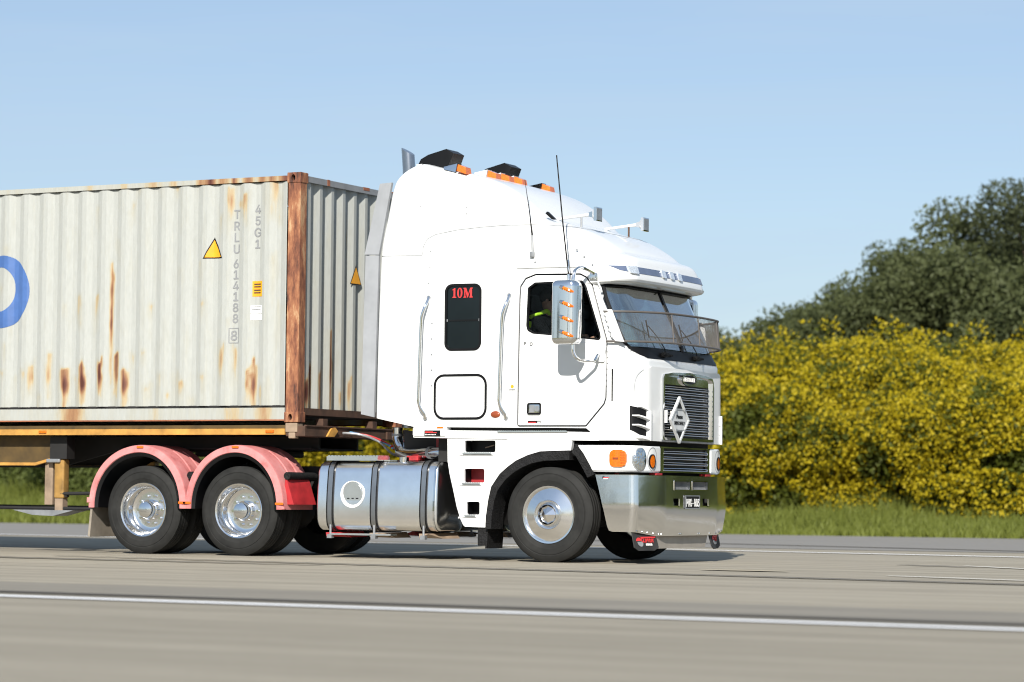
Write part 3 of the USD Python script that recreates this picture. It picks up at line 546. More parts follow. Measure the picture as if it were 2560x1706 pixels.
# visor band with clear lamps
def band_poly(y0, y1, zc0, zc1): return Polygon([(y0, zc0), (y1, zc0), (y1, zc1), (y0, zc1)])
vb = part('visor_band', T, skin(-.004, .02) ^ mX(rpoly([(-1.15, 3.245), (-1.08, 3.195), (-.95, 3.172), (.93, 3.172), (.93, 3.245)], 0), .45, 2.0), 'visor_band', smooth=40)
for y in (-.93, -.22, 0.0, .22):
    wd = .075 if y < -.5 else .05
    part('visor_lamp', vb, skin(-.02, .01) ^ mX(rrect(y-wd, y+wd, 3.165, 3.25, .02), .45, 2.0), 'clear_lens', smooth=40)
part('visor_end_cap', vb, skin(-.012, .01) ^ mX(rrect(.93, .955, 3.165, 3.255), .45, 2.0), 'chrome')
part('visor_lip', T, skin(-.008, .03) ^ mX(Polygon([(-1.15, 3.07), (1.15, 3.07), (1.15, 3.105), (-1.15, 3.105)]), .58, 2.0), 'white2', smooth=40)
# nose panel with rounded corners, raised around the grille
nose_poly = rpoly([(-1.0, 1.335), (1.0, 1.335), (1.0, 2.155), (-1.0, 2.155)], .02).intersection(Polygon([(-1.5, 1.2), (1.5, 1.2), (1.5, 2.02), (1.0, 2.3), (-1.0, 2.3), (-1.5, 2.02)]))
nose_poly = rpoly([(-1.085, 1.70), (-.985, 1.66), (-.985, 1.33), (.985, 1.33), (.985, 1.66), (1.085, 1.70), (1.07, 2.0), (1.02, 2.11), (.93, 2.145), (-.93, 2.145), (-1.02, 2.11), (-1.07, 2.0)], .0)
part('nose_panel', T, (skin(-.026, .01) ^ mX(nose_poly, .40, 2.0)) - gp_cut, 'white', smooth=28)
NX = .03
def gills(s):
    g = holder('side_vent', T)
    f = (lambda p: mX(affinity.scale(p, s, 1, origin=(0, 0)), .30, 2.0))
    q = lambda z0, z1: Polygon([(.985, z0 - .045), (1.175, z0), (1.175, z1), (.985, z1 - .045)])
    part('vent_opening', g, skin(-.004, .01) ^ f(Polygon([(.985, 1.385), (1.07, 1.40), (1.138, 1.45), (1.138, 1.71), (.985, 1.665)])), 'black', smooth=40)  # black patch on the skin paints the dark of the vent recesses
    for k, z in enumerate((1.60, 1.50)):
        part('louvre', g, skin(-.045, .0) ^ f(Polygon([(.965, z - .055), (1.13, z), (1.13, z + .014), (.965, z - .032)])), 'white', smooth=40)
    part('louvre', g, skin(-.05, -.0) ^ f(Polygon([(.975, 1.335), (.99, 1.335), (.99, 1.66), (.975, 1.66)])), 'white', smooth=40)
    part('louvre', g, skin(-.045, 0) ^ f(Polygon([(.98, 1.335), (1.10, 1.36), (1.10, 1.385), (.98, 1.375)])), 'white', smooth=40)
gills(-1); gills(1)
part('panel_seam', T, tube([fx(y_, z_, .004) for y_, z_ in ((-1.115, 1.75), (-1.11, 1.95), (-1.095, 2.03), (-1.06, 2.085), (-1.0, 2.115), (-.94, 2.12))], [.003, .006, .008, .008, .006, .003], 6, 20), 'seam_grey')  # thin grey tube painting the shade of the nose fold
# upper grille
GX = 1.116
def gx(y): return GX - CROWN*y*y
def fbar(y0, y1, z0, z1, o0, o1, n=9, bev=0):
    """a bar across the nose, bowed with it"""
    ys = np.linspace(y0, y1, n); rings = []
    for y in ys: rings.append(np.array([(gx(y)+o0, y, z0), (gx(y)+o1, y, z0+.25*(z1-z0)), (gx(y)+o1, y, z1-.25*(z1-z0)), (gx(y)+o0, y, z1)]))
    return loft(rings)
gr = holder('grille', T)
gp_out = rpoly([(-.70, 1.352), (.70, 1.352), (.70, 2.03), (.66, 2.075), (.45, 2.098), (0, 2.112), (-.45, 2.098), (-.66, 2.075), (-.70, 2.03)], .012)
gp_in = gp_out.buffer(-.028)
def bowed(poly, o0, o1, n=24):
    t = pX(poly, 0, 1); t = t.subdivide_to_size(.06) if False else t
    v, f = trimesh.remesh.subdivide_to_size(t.vertices, t.faces, .12)
    v = np.array(v); return trimesh.Trimesh(np.stack([GX - CROWN*v[:, 1]**2 + o0 + (o1-o0)*v[:, 0], v[:, 1], v[:, 2]], 1), f, process=False)
part('frame', gr, bowed(gp_out.difference(gp_in), -.02, .035), 'chrome', smooth=False)
part('surround_plate', gr, bowed(gp_in.buffer(.002).difference(rrect(-.60, .60, 1.38, 1.965)), -.02, .006), 'chrome', smooth=False)
part('backing', gr, bowed(rrect(-.605, .605, 1.375, 1.97), -.035, -.024), 'black', smooth=False)
NB = 10
for k in range(NB):
    z = 1.945 - k*(.565/NB) - .012
    b = part('bar', gr, tube([(gx(y_)+.004, y_, z - .014) for y_ in np.linspace(-.6, .6, 9)], .0058, 8), 'bar_metal')
    part('bar_loop', b, cat(tube([(gx(y_)+.004, y_, z + .010) for y_ in np.linspace(-.6, .6, 9)], .0028, 6), tube([(gx(.59)+.008, .59, z - .016), (gx(.6)+.014, .604, z-.003), (gx(.59)+.008, .59, z + .011)], .006, 6)), 'chrome', smooth=False)
part('bottom_strip', gr, fbar(-.72, .70, 1.328, 1.350, -.02, .03), 'steel', smooth=False)
ov = Point(0, 0).buffer(1, quad_segs=16); ovp = affinity.translate(affinity.scale(ov, .195, .056), -.02, 2.035).union(affinity.translate(affinity.scale(ov, .17, .056), -.02, 2.033))
bd = part('badge', gr, bowed(ovp, .0, .028), 'black', smooth=False)
part('badge_rim', bd, bowed(ovp.buffer(.014).difference(ovp.buffer(-.006)), .0, .036), 'chrome', smooth=False)
part('badge_lettering', bd, text_front('FREIGHTLINER', .044, GX + .026, -.02, 2.035, False, .006, .70), 'sticker_white', smooth=False)
# placard: please drive safely
pl = holder('placard', T)
cx_, cz_ = -.445, 1.575
dia = Polygon([(cx_, cz_+.25), (cx_+.25, cz_), (cx_, cz_-.25), (cx_-.25, cz_)])
part('placard_board', pl, pX(dia, 1.205, 1.215), 'clear_board')
part('placard_edge', pl, pX(dia.buffer(.006, join_style=2).difference(dia.buffer(-.018, join_style=2)), 1.198, 1.226), 'white2')
for s in (1, -1): part('placard_opening', pl, pX(Polygon([(cx_-.075, cz_+s*.125), (cx_+.075, cz_+s*.125), (cx_, cz_+s*.205)]), 1.2145, 1.218), 'black')
part('placard_line', pl, cat(box(1.214, 1.220, cx_-.135, cx_+.135, cz_+.108, cz_+.116), box(1.214, 1.220, cx_-.135, cx_+.135, cz_-.116, cz_-.108)), 'steel')
part('lettering', pl, cat(text_front('Please', .040, 1.2145, cx_, cz_+.035, True), text_front('DRIVE SAFELY', .036, 1.2145, cx_, cz_-.035, True, squash=.80)), 'black', smooth=False)
part('clip', pl, cat(*[box(1.218, 1.236, cx_+sy*.115-.012, cx_+sy*.115+.012, cz_+sz*.115-.016, cz_+sz*.115+.016) for sy in (-1, 1) for sz in (-1, 1)]), 'steel')
part('bracket', pl, cat(box(1.12, 1.205, cx_-.03, cx_+.03, cz_-.1, cz_-.07), box(1.12, 1.205, cx_-.03, cx_+.03, cz_+.07, cz_+.1), box(1.17, 1.20, cx_-.30, cx_-.285, cz_-.04, cz_+.10)), 'sticker_white')
# headlamp panel and lower grille
ZP0, ZP1 = .992, 1.285
def panel_outline(z, ins, xb, w=1.215, xf=1.105, rx=.30, ry=.36):
    P = [(xb, -w+ins)]; P += [(xf - rx - ins + (rx)*math.sin(t), -(w-ry) - (ry-ins)*math.cos(t)) for t in np.linspace(0, np.pi/2, 18)]
    P += [(xf - ins, y) for y in np.linspace(-(w-ry), w-ry, 12)[1:-1]]
    P += [(xf - rx - ins + (rx)*math.cos(t), (w-ry) + (ry-ins)*math.sin(t)) for t in np.linspace(0, np.pi/2, 18)] + [(xb, w-ins)]
    return np.array(P)
def ploft(ins, z0, z1, xb): return man(loft([np.column_stack([panel_outline(z, ins + e, xb), np.full(48, z)]) for z, e in ((z0, .02), (z0+.02, 0), (z1-.03, 0), (z1-.008, .01), (z1, .03))]))
pan = ploft(0, ZP0, ZP1, .27) - ploft(.03, ZP0-.05, ZP1+.05, .2)
pan = pan - mY(rpoly([(.2, 1.4), (.315, 1.315), (.45, 1.13), (.54, .985), (.2, .9)], 0), -2, 2) - mX(rrect(-.705, .705, .9, 1.4), .5, 2)
trim_slope = mY(Polygon([(.2, 1.4), (.2, 1.312), (.60, 1.302), (1.2, 1.272), (1.2, 1.4)]), -2, 2)
pan = pan - trim_slope
def pskin(a, b): return ploft(a, ZP0-.1, ZP1+.1, .25) - ploft(b, ZP0-.15, ZP1+.15, .2)
each('headlamp_panel', T, pan.decompose(), 'white', smooth=30)
for s in (-1, 1):
    hl = part('headlight', T, pskin(-.006, .02) ^ mX(affinity.translate(affinity.scale(ov, .066, .122), s*1.085, 1.13), .5, 2), 'reflector', smooth=40)
    part('headlight_rim', hl, pskin(-.004, .02) ^ mX(affinity.translate(affinity.scale(ov, .072, .130), s*1.085, 1.13).difference(affinity.translate(affinity.scale(ov, .066, .122), s*1.085, 1.13)), .5, 2), 'steel', smooth=40)
    il = part('indicator', T, pskin(-.008, .02) ^ mX(affinity.translate(affinity.scale(ov, .052, .068), s*.915, 1.112), .5, 2), 'amber', smooth=40)
    part('indicator_rim', il, pskin(-.012, .02) ^ mX(affinity.translate(affinity.scale(ov, .064, .078), s*.915, 1.112).difference(affinity.translate(affinity.scale(ov, .052, .068), s*.915, 1.112)), .5, 2), 'black', smooth=40)
    dimple = affinity.translate(affinity.scale(ov, .10, .13), s*.90, 1.135).difference(affinity.translate(affinity.scale(ov, .094, .122), s*.90, 1.135))
    part('indicator_recess', il, pskin(-.002, .01) ^ mX(dimple, .5, 2), 'sticker_grey', smooth=40)
si_poly = rrect(.735, .925, 1.048, 1.232, .06)
si = part('side_indicator', T, (pskin(-.016, .0) ^ mY(si_poly, -2, -.9)), 'amber', smooth=40)
for z in np.linspace(1.07, 1.21, 9): part('lens_rib', si, pskin(-.022, -.012) ^ mY(rrect(.865, .918, z-.004, z+.004), -2, -.9), 'amber', smooth=40)
part('lens_mark', si, pskin(-.019, -.012) ^ mY(rrect(.775, .84, 1.128, 1.15), -2, -.9), 'red_lens', smooth=40)
lg = holder('lower_grille', T)
part('frame', lg, bowed(rrect(-.70, .70, .995, 1.278).difference(rrect(-.60, .60, 1.018, 1.262)), -.03, -.004), 'chrome', smooth=False)
part('backing', lg, bowed(rrect(-.61, .61, 1.01, 1.27), -.06, -.045), 'black', smooth=False)
for k in range(4):
    z = 1.225 - k*.062
    b = part('bar', lg, tube([(gx(y_)-.004, y_, z - .019) for y_ in np.linspace(-.6, .6, 9)], .0058, 8), 'bar_metal')
    part('bar_loop', b, cat(tube([(gx(y_)-.006, y_, z + .004) for y_ in np.linspace(-.6, .6, 9)], .0028, 6), tube([(gx(.59)-.006, .59, z - .02), (gx(.6), .604, z-.009), (gx(.59)-.006, .59, z + .003)], .006, 6)), 'chrome', smooth=False)
# ---- bumper
def bump_outline(z):
    k = max(0.0, .63 - z)/.30; t = .036*k**1.7 + .010*(z - .63)/.32*(z > .63); w = 1.262 - .03*k - .012*(z - .63)/.32*(z > .63); xf = 1.178 - t*.6; xc = 1.085 - t
    xl = float(np.interp(z, [.30, .345, .352, .40, .58, .80, .953], [.90, .80, .738, .715, .678, .62, .575]))
    half = [(xl, w - .012)] + [(xl + (xc - .10 - xl)*u, w - .012 + .012*u) for u in (.5, .999)]
    for a in np.linspace(0, 1.15, 7)[1:]: half.append((xc - .10 + .10*math.sin(a)*1.02, w - .10*(1-math.cos(a))))
    half += [(xc + (xf - xc)*.5, w - .30), (xf - .012, .76), (xf, .68), (xf + .003, .34), (xf + .004, 0.0)]
    P = [(x, -y) for x, y in half] + [(x, y) for x, y in reversed(half[:-1])]
    return np.array(P)
def bump_rings(z0, z1, ins):
    R = []
    for z in np.linspace(z0, z1, 24):
        o = bump_outline(z); o = o.copy()
        if ins:
            o[:, 1] -= np.sign(o[:, 1])*ins; o[:, 0] -= ins; o[0, 0] -= .3; o[-1, 0] -= .3
        R.append(np.column_stack([o, np.full(len(o), z)]))
    return R
BZ0, BZ1 = .302, .957
bs = man(loft(bump_rings(BZ0, BZ1, 0))) - man(loft(bump_rings(.25, 1.0, .02)))
# the lower edge rises towards the sides
bs = bs - mX(Polygon([(-1.4, .2), (-1.4, .352), (-1.2, .345), (-.86, .302), (-.80, .2)]), .4, 2) - mX(Polygon([(1.4, .2), (1.4, .352), (1.2, .345), (.86, .302), (.80, .2)]), .4, 2)
cut_v = rrect(-.49, -.05, .805, .905, .008).union(rrect(.00, .44, .805, .905, .008))
fogs = rrect(-.515, -.35, .622, .712, .008).union(rrect(.29, .455, .622, .712, .008))
bsc = bs - mX(cut_v, .9, 2) - mX(fogs, .9, 2)
bp_ = part('bumper', T, bsc, 'bumper_chrome', smooth=24)
part('bumper_top_edge', bp_, man(loft([np.column_stack([bump_outline(.957)*[1, 1], np.full(len(bump_outline(.957)), z)]) for z in (.955, .963)])) - man(loft([np.column_stack([(bump_outline(.957) - [.035, 0])*[1, .972] , np.full(len(bump_outline(.957)), z)]) for z in (.94, .98)])), 'chrome', smooth=20)
for i, (y0, y1) in enumerate(((-.49, -.05), (.0, .44))):
    vn = part('vent', bp_, box(1.10, 1.12, y0-.01, y1+.01, .795, .915), 'black')
    sl = []
    for k in range(22):
        yy = y0 - .09 + k*(y1 - y0 + .1)/21
        q = Polygon([(yy, .80), (yy+.007, .80), (yy+.105, .91), (yy+.098, .91)]).intersection(rrect(y0, y1, .805, .905))
        if q.area > 1e-6: sl.append(pX(q, 1.145, 1.155))
    part('vent_mesh', vn, cat(*sl), 'steel')
    part('vent_rim', vn, pX(rrect(y0-.004, y1+.004, .801, .909, .008).difference(rrect(y0+.006, y1-.014, .811, .899, .006)), 1.135, 1.182), 'chrome')
for y0, y1 in ((-.515, -.35), (.29, .455)):
    fg = part('lamp_opening', bp_, box(1.06, 1.07, y0-.02, y1+.02, .60, .73), 'black')
    part('opening_rim', fg, cat(pX(Polygon([(y1-.02, .622), (y1, .622), (y1, .712), (y1-.02, .712)]), 1.06, 1.176), pX(Polygon([(y0, .622), (y1, .622), (y1, .632), (y0, .632)]), 1.06, 1.176), pX(Polygon([(y1-.085, .624), (y1-.015, .624), (y1-.015, .70)]), 1.10, 1.11)), 'chrome')
np_ = part('number_plate', bp_, pX(rrect(-.225, .195, .598, .748, .012), 1.178, 1.188), 'black')
part('plate_frame', np_, cat(pX(rrect(-.225, .195, .598, .748, .012).difference(rrect(-.214, .184, .609, .737, .01)), 1.184, 1.191), box(1.187, 1.192, -.205, -.190, .612, .735)), 'steel')
part('plate_lettering', np_, text_front('PVG-003', .088, 1.1875, -.003, .665, False, .004, .66), 'sticker_white', smooth=False)
rv = []
for y in (-1.18, -1.09, -1.0, -.90, -.80, -.755, -.30, -.26, .22, .26, .55, .75, .95, 1.1):
    zz = .322 if abs(y) < .82 else .322 + (abs(y)-.82)*.10
    o = bump_outline(zz); xx = np.interp(abs(y), *zip(*sorted((abs(a[1]), a[0]) for a in o[3:])))
    rv.append(cyl((xx-.004, y, zz), (xx+.006, y, zz), .010, 8))
each('rivet', bp_, rv, 'chrome')
st = part('sticker', bp_, box(.66, .845, -1.2415, -1.236, .905, .945), 'black')
part('sticker_logo', st, cat(box(.672, .83, -1.2435, -1.241, .928, .936)), 'sticker_red'); part('sticker_line', st, cat(box(.672, .79, -1.2435, -1.241, .915, .921)), 'sticker_white')
each('bumper_tab', T, [box(1.02, 1.10, -.80, -.64, .962, .988), box(1.02, 1.10, .56, .70, .962, .988), box(.6, .95, -.80, .80, .955, .985)], 'red')
# flaps under the bumper
def flap(y0, y1, x0, x1, zt0, zt1, zb):
    """a rubber flap hanging from the lower bumper edge"""
    n = 9; ys = np.linspace(0, 1, n); V = []
    front, back = [], []
    for u in ys:
        y = y0 + (y1-y0)*u; x = x0 + (x1-x0)*u; zt = zt0 + (zt1-zt0)*u; cr = .020*math.sin(u*math.pi*2)
        r = min(u, 1-u); zbb = zb + (.035*(1 - r/.12)**2 if r < .12 else 0)
        for v_ in np.linspace(0, 1, 6):
            z = zt + (zbb - zt)*v_; xx = x + .035*v_ + cr*v_
            front.append((xx, y, z)); back.append((xx-.012, y, z))
    F = []; m = 6; N_ = len(front)
    for i in range(n-1):
        for j in range(m-1):
            a = i*m+j; b = a+m
            F += [(a, a+1, b+1), (a, b+1, b), (N_+a, N_+b+1, N_+a+1), (N_+a, N_+b, N_+b+1)]
    def edge(idx):
        for p, q in zip(idx[:-1], idx[1:]): F.extend([(p, q, N_+q), (p, N_+q, N_+p)])
    edge([i*m for i in range(n)]); edge([i*m+m-1 for i in range(n)]); edge(list(range(m))); edge([(n-1)*m+j for j in range(m)])
    t = trimesh.Trimesh(np.array(front+back), F, process=False); t.fix_normals(); return t
for (y0, y1, x0, x1, z0, z1, zb, lx) in ((-1.215, -.83, 1.005, 1.115, .345, .305, .145, 1.055), (.62, 1.10, 1.12, 1.02, .305, .348, .145, 1.075)):
    fl = part('front_flap', T, flap(y0, y1, x0, x1, z0, z1, zb), 'flap_black', smooth=40)
    slope = (x1-x0)/(y1-y0); c = (y0+y1)/2
    def onflap(t, o=.0):
        v = t.vertices.copy(); u = (v[:, 1]-y0)/(y1-y0); zt = z0 + (z1-z0)*u; vv = (zt - v[:, 2])/(zt - zb)
        v[:, 0] = x0 + slope*(v[:, 1]-y0) + .035*vv + .020*np.sin(u*np.pi*2)*vv + .003 + o + (v[:, 0]-v[:, 0].min()); t.vertices = v; return t
    part('flap_lettering', fl, onflap(text_front('CLIPPER', .052, 0, c+.03, .262, True, .003, .72)), 'sticker_red', smooth=False)
    wing = pX(Polygon([(c-.10, .295), (c+.17, .296), (c+.165, .282), (c-.06, .280)]), 0, .003)
    part('flap_wing', fl, cat(onflap(wing), onflap(pX(Point(c-.115, .245).buffer(.042).intersection(Polygon([(c-.3, .245), (c, .255), (c, .4), (c-.3, .4)])), 0, .003))), 'sticker_red', smooth=False)
    part('flap_disc', fl, onflap(pX(Point(c-.10, .232).buffer(.042).intersection(Polygon([(c-.3, .238), (c, .245), (c, .1), (c-.3, .1)])), 0, .003)), 'sticker_grey', smooth=False)
    part('flap_small_text', fl, onflap(text_front('AUSTRALIA', .022, 0, c+.055, .212, True, .003, .7)), 'sticker_white', smooth=False)
part('valance', T, pX(rpoly([(-.84, .315), (.60, .315), (.52, .17), (-.84, .165)], .02), 1.095, 1.112), 'valance')
# ---- sills, steps, fender
for s in (-1, 1):
    sill = pY(rpoly([(-1.715, 1.455), (-1.715, 1.368), (.60, 1.330), (.60, 1.424)], .012), s*1.02, s*1.205)
    sl = part('sill', T, sill, 'white')
    part('sill_gap', T, box(-1.66, .52, s*.98, s*1.10, 1.40, 1.50), 'dark')  # dark strip behind the slot, standing in for its shade
    if s < 0:
        part('sill_end', sl, box(-1.722, -1.285, -1.222, -1.0, 1.374, 1.492, .025), 'white')
        part('sill_reflector', sl, box(-1.40, -1.325, -1.2245, -1.21, 1.468, 1.488), 'amber')
        st = part('sill_sticker', sl, box(-1.56, -1.36, -1.2245, -1.215, 1.385, 1.448), 'black')
        part('sticker_stripe', st, cat(box(-1.55, -1.40, -1.2265, -1.224, 1.418, 1.428), box(-1.55, -1.45, -1.2265, -1.224, 1.432, 1.438)), 'sticker_red')
        part('sticker_text', st, cat(*[box(-1.55+k*.018, -1.54+k*.018, -1.2265, -1.224, 1.395, 1.407) for k in range(8)]), 'sticker_white')
        part('tread_strip', T, cat(box(-.64, .22, -1.225, -1.19, 1.425, 1.438), *[box(-.62+k*.027, -.607+k*.027, -1.225, -1.19, 1.438, 1.446) for k in range(31)]), 'alu')
    ys = (-1.19, -1.01) if s < 0 else (1.01, 1.19)
    step = Polygon([(-1.282, 1.358), (-1.275, 1.10), (-1.245, .95), (-1.205, .80), (-1.155, .60), (-1.11, .47), (-1.07, .395), (-1.045, .376), (-.775, .372), (-.765, .49), (-.735, .68), (-.70, .82), (-.62, .95), (-.50, 1.06), (-.50, 1.345)])
    holes = [rrect(-1.06, -.675, 1.205, 1.335, .02), rrect(-1.062, -.81, .868, 1.020, .02), rrect(-1.028, -.866, .512, .654, .02)]
    solid = step
    for q in holes: solid = solid.difference(q)
    sp = part('step_panel', T, pY(solid, s*1.165, s*1.195), 'white')
    for q, (x0, x1) in zip(holes, ((-1.06, -.675), (-1.062, -.81), (-1.028, -.866))):
        z0 = q.bounds[1]
        part('step_well', sp, pY(q.buffer(.03).difference(q.buffer(.004)), s*1.02, s*1.165), 'black')
        part('step_back', sp, pY(q.buffer(.03), s*.98, s*1.02), 'red' if abs(z0-.868) < .01 else 'black')
        part('step_tread', sp, cat(box(x0-.015, x1-.04, s*1.17, s*1.225, z0-.022, z0-.006), *[box(x0+.0+k*.022, x0+.010+k*.022, s*1.15, s*1.22, z0-.006, z0+.002) for k in range(int((x1-x0-.02)/.022))]), 'alu')
        part('step_lip', sp, hull([(x0-.11, s*1.19, z0-.026), (x1-.01, s*1.19, z0-.026), (x1-.03, s*1.212, z0-.030), (x0-.03, s*1.212, z0-.030), (x0-.11, s*1.19, z0-.045), (x1-.01, s*1.19, z0-.045)]), 'white')
    part('step_rod', sp, cyl((-.87, s*1.06, 1.258), (-.76, s*1.06, 1.285), .007, 8), 'cream')
    fend = Polygon([(-.515, 1.352), (-.515, 1.20), (-.56, 1.08), (-.66, .93), (-.722, .825), (-.70, .825), (-.60, .965), (-.50, 1.045), (-.40, 1.112), (-.25, 1.175), (-.10, 1.215), (.263, 1.226), (.275, 1.32), (.262, 1.335)])
    part('fender', T, pY(rpoly(fend.exterior.coords, .004), s*1.15, s*1.212), 'white')
    # black flare around the wheel arch
    flo = [(-.772, .36), (-.766, .49), (-.738, .68), (-.703, .823), (-.60, .965), (-.50, 1.045), (-.40, 1.112), (-.25, 1.175), (-.10, 1.215), (.255, 1.226)]
    fli = [(-.70, .355), (-.695, .49), (-.665, .66), (-.62, .79), (-.52, .91), (-.42, .985), (-.32, 1.04), (-.20, 1.085), (-.06, 1.112), (.255, 1.122)]
    part('wheel_arch_flare', T, pY(Polygon([(a, b) for a, b in flo] + fli[::-1]), s*.95, s*1.235), 'rubber_trim')
    part('wheel_arch_flare', T, pY(rpoly([(.275, 1.205), (.325, 1.305), (.42, 1.19), (.50, 1.06), (.55, .965), (.47, .93), (.40, 1.05), (.33, 1.16)], .008), s*.95, s*1.222), 'rubber_trim')
    part('arch_liner', T, pY(Polygon([(-.72, .40), (-.70, .75), (-.55, .98), (-.2, 1.14), (.26, 1.17), (.40, 1.0), (.58, .90), (.60, .98), (.28, 1.33), (-.5, 1.33), (-.78, .8), (-.78, .40)]), s*.60, s*1.0), 'dark')
    part('mud_flap', T, cat(hull([(-.78, s*1.18, .44), (-.76, s*1.18, .44), (-.78, s*.80, .44), (-.76, s*.80, .44), (-.80, s*1.18, .14), (-.78, s*1.18, .14), (-.80, s*.80, .14), (-.78, s*.80, .14)]), box(-.90, -.78, s*1.02, s*1.175, .17, .40, .01)), 'rubber_trim')
    # ---- fuel tank
    tk_o = rpoly([(s*.52, .315), (s*1.145, .315)] + [(s*(1.135 + .055*math.sin(math.pi*u**.6)**.8), .315 + .785*u) for u in np.linspace(.08, .92, 13)] + [(s*1.145, 1.10), (s*.52, 1.10)], .13, 10)
    def tank_ring(x, ins): 
        q = affinity.scale(tk_o, 1 - ins*2/.66, 1 - ins*2/.785); c = np.array([q.exterior.interpolate(u, True).coords[0] for u in np.linspace(0, 1, 121)[:-1]])
        return np.column_stack([np.full(len(c), x), c])
    rings = [tank_ring(x, i) for x, i in ((-3.005, .10), (-3.0, .05), (-2.985, .02), (-2.95, .0), (-1.46, .0), (-1.445, .003), (-1.43, .010), (-1.42, .022), (-1.413, .038), (-1.40, .07), (-1.385, .12), (-1.375, .17), (-1.37, .23))]
    tk = part('fuel_tank', T, loft(rings), 'alu', smooth=60)
    for x in (-2.80, -2.225, -1.585):
        ro, ri = np.array(tk_o.buffer(.012).exterior.coords)[:-1], None
        sb = pX(tk_o.buffer(.012).difference(tk_o.buffer(-.004)), x - .03, x + .03)
        b = part('strap', tk, sb, 'alu_dark', smooth=35)
        part('strap_edge', b, cat(pX(tk_o.buffer(.016).difference(tk_o), x + .03, x + .042), pX(tk_o.buffer(.016).difference(tk_o), x - .042, x - .03)), 'black')
        part('strap_bolt', b, cat(cyl((x, s*1.17, .26), (x, s*1.17, .38), .014, 10), box(x-.03, x+.03, s*1.14, s*1.20, .225, .27)), 'steel')
        part('tank_bracket', tk, hull([(x-.06, s*1.17, .29), (x+.06, s*1.17, .29), (x+.16, s*1.0, .235), (x-.05, s*1.18, .245), (x-.05, s*.6, .245), (x+.16, s*.6, .235), (x+.1, s*.6, .30)]), 'red' if x < -2.5 else 'cream')
    part('tank_edge', tk, cat(pX(tk_o.buffer(.004).difference(tk_o.buffer(-.03)), -1.462, -1.440)), 'chrome', smooth=35)
    stp = part('tank_step', tk, box(-2.845, -2.175, s*.92, s*1.20, 1.108, 1.158), 'alu')
    part('step_teeth', stp, cat(*[box(-2.83+k*.042, -2.80+k*.042, s*.95, s*1.195, 1.158, 1.168) for k in range(16)]), 'alu')
    cp = part('filler_cap', tk, cat(cyl((-1.93, s*1.02, 1.09), (-1.93, s*1.02, 1.15), .055, 18), box(-2.17, -2.0, s*.98, s*1.06, 1.10, 1.118)), 'chrome')
    dl = part('dial_rim', tk, tm(m3.Manifold.cylinder(.022, .150, .150, 40)).apply_transform(trimesh.transformations.rotation_matrix(s*-np.pi/2, [1, 0, 0]) if False else np.eye(4)), 'chrome') if False else None
    ring = Point(-2.505, .725).buffer(.152, quad_segs=16).difference(Point(-2.498, .738).buffer(.134, quad_segs=16))
    dl = part('gauge_plate', tk, pY(Point(-2.505, .735).buffer(.138, quad_segs=16), s*1.183, s*1.1875), 'alu')
    part('gauge_rim', dl, pY(ring, s*1.182, s*1.197), 'sticker_white')
    part('gauge_window', dl, pY(Point(-2.505, .745).buffer(.118, quad_segs=16).intersection(rrect(-2.7, -2.3, .70, .9)), s*1.187, s*1.19), 'alu')
    part('gauge_text', dl, cat(*[box(-2.575+k*.058, -2.545+k*.058, s*1.187, s*1.190, .672, .684) for k in range(3)]), 'black')
    part('tank_plate', tk, cat(box(-2.80, -2.0, s*1.05, s*1.19, .262, .282), box(-2.62, -2.30, s*1.14, s*1.165, .33, .338)), 'alu')
# grime-free lettering strip and a step under the tank are parts above; chassis
ch = holder('chassis', T)
for s in (-1, 1): part('frame_rail', ch, box(-6.15, .9, s*.36, s*.44, .78, 1.05), 'dark')
for x in (-5.95, -5.36, -4.70, -4.02, -3.3, -2.4, -1.4, -.3): part('cross_member', ch, box(x-.06, x+.06, -.36, .36, .80, 1.02), 'dark')
part('engine', ch, box(-1.6, .55, -.38, .38, .45, 1.42, .06), 'dark')
part('radiator', ch, box(.70, .98, -.90, .90, .55, 1.34), 'dark')  # radiator block, enlarged forward as black fill for the gap under the nose
part('front_axle', ch, box(-.10, .10, -.95, .95, .38, .52, .03), 'dark')
for x in (-4.022, -5.356): part('drive_axle', ch, cat(cyl((x, -.75, .52), (x, .75, .52), .10, 14), trimesh.Trimesh(*(lambda t: (t.vertices*.24 + [x, .05, .54], t.faces))(trimesh.creation.icosphere(2)))), 'dark')
part('fifth_wheel', ch, box(-5.15, -4.15, -.45, .45, 1.16, 1.24, .02), 'dark')
each('fifth_wheel_mount', ch, [box(-4.9, -4.5, -.40, -.30, 1.0, 1.17), box(-4.9, -4.5, .30, .40, 1.0, 1.17)], 'dark')
part('rear_deck', ch, box(-3.05, -1.75, -.43, .43, 1.07, 1.10), 'dark')
part('gearbox_cover', ch, cat(box(-2.2, -1.3, -.55, .75, 1.12, 1.46), box(-1.5, -1.3, -1.0, .9, 1.1, 1.36)), 'dark')
each('red_valve', ch, [box(-1.75, -1.55, -.6, -.5, 1.22, 1.40), box(-2.05, -1.9, -.75, -.6, 1.12, 1.17)], 'red')
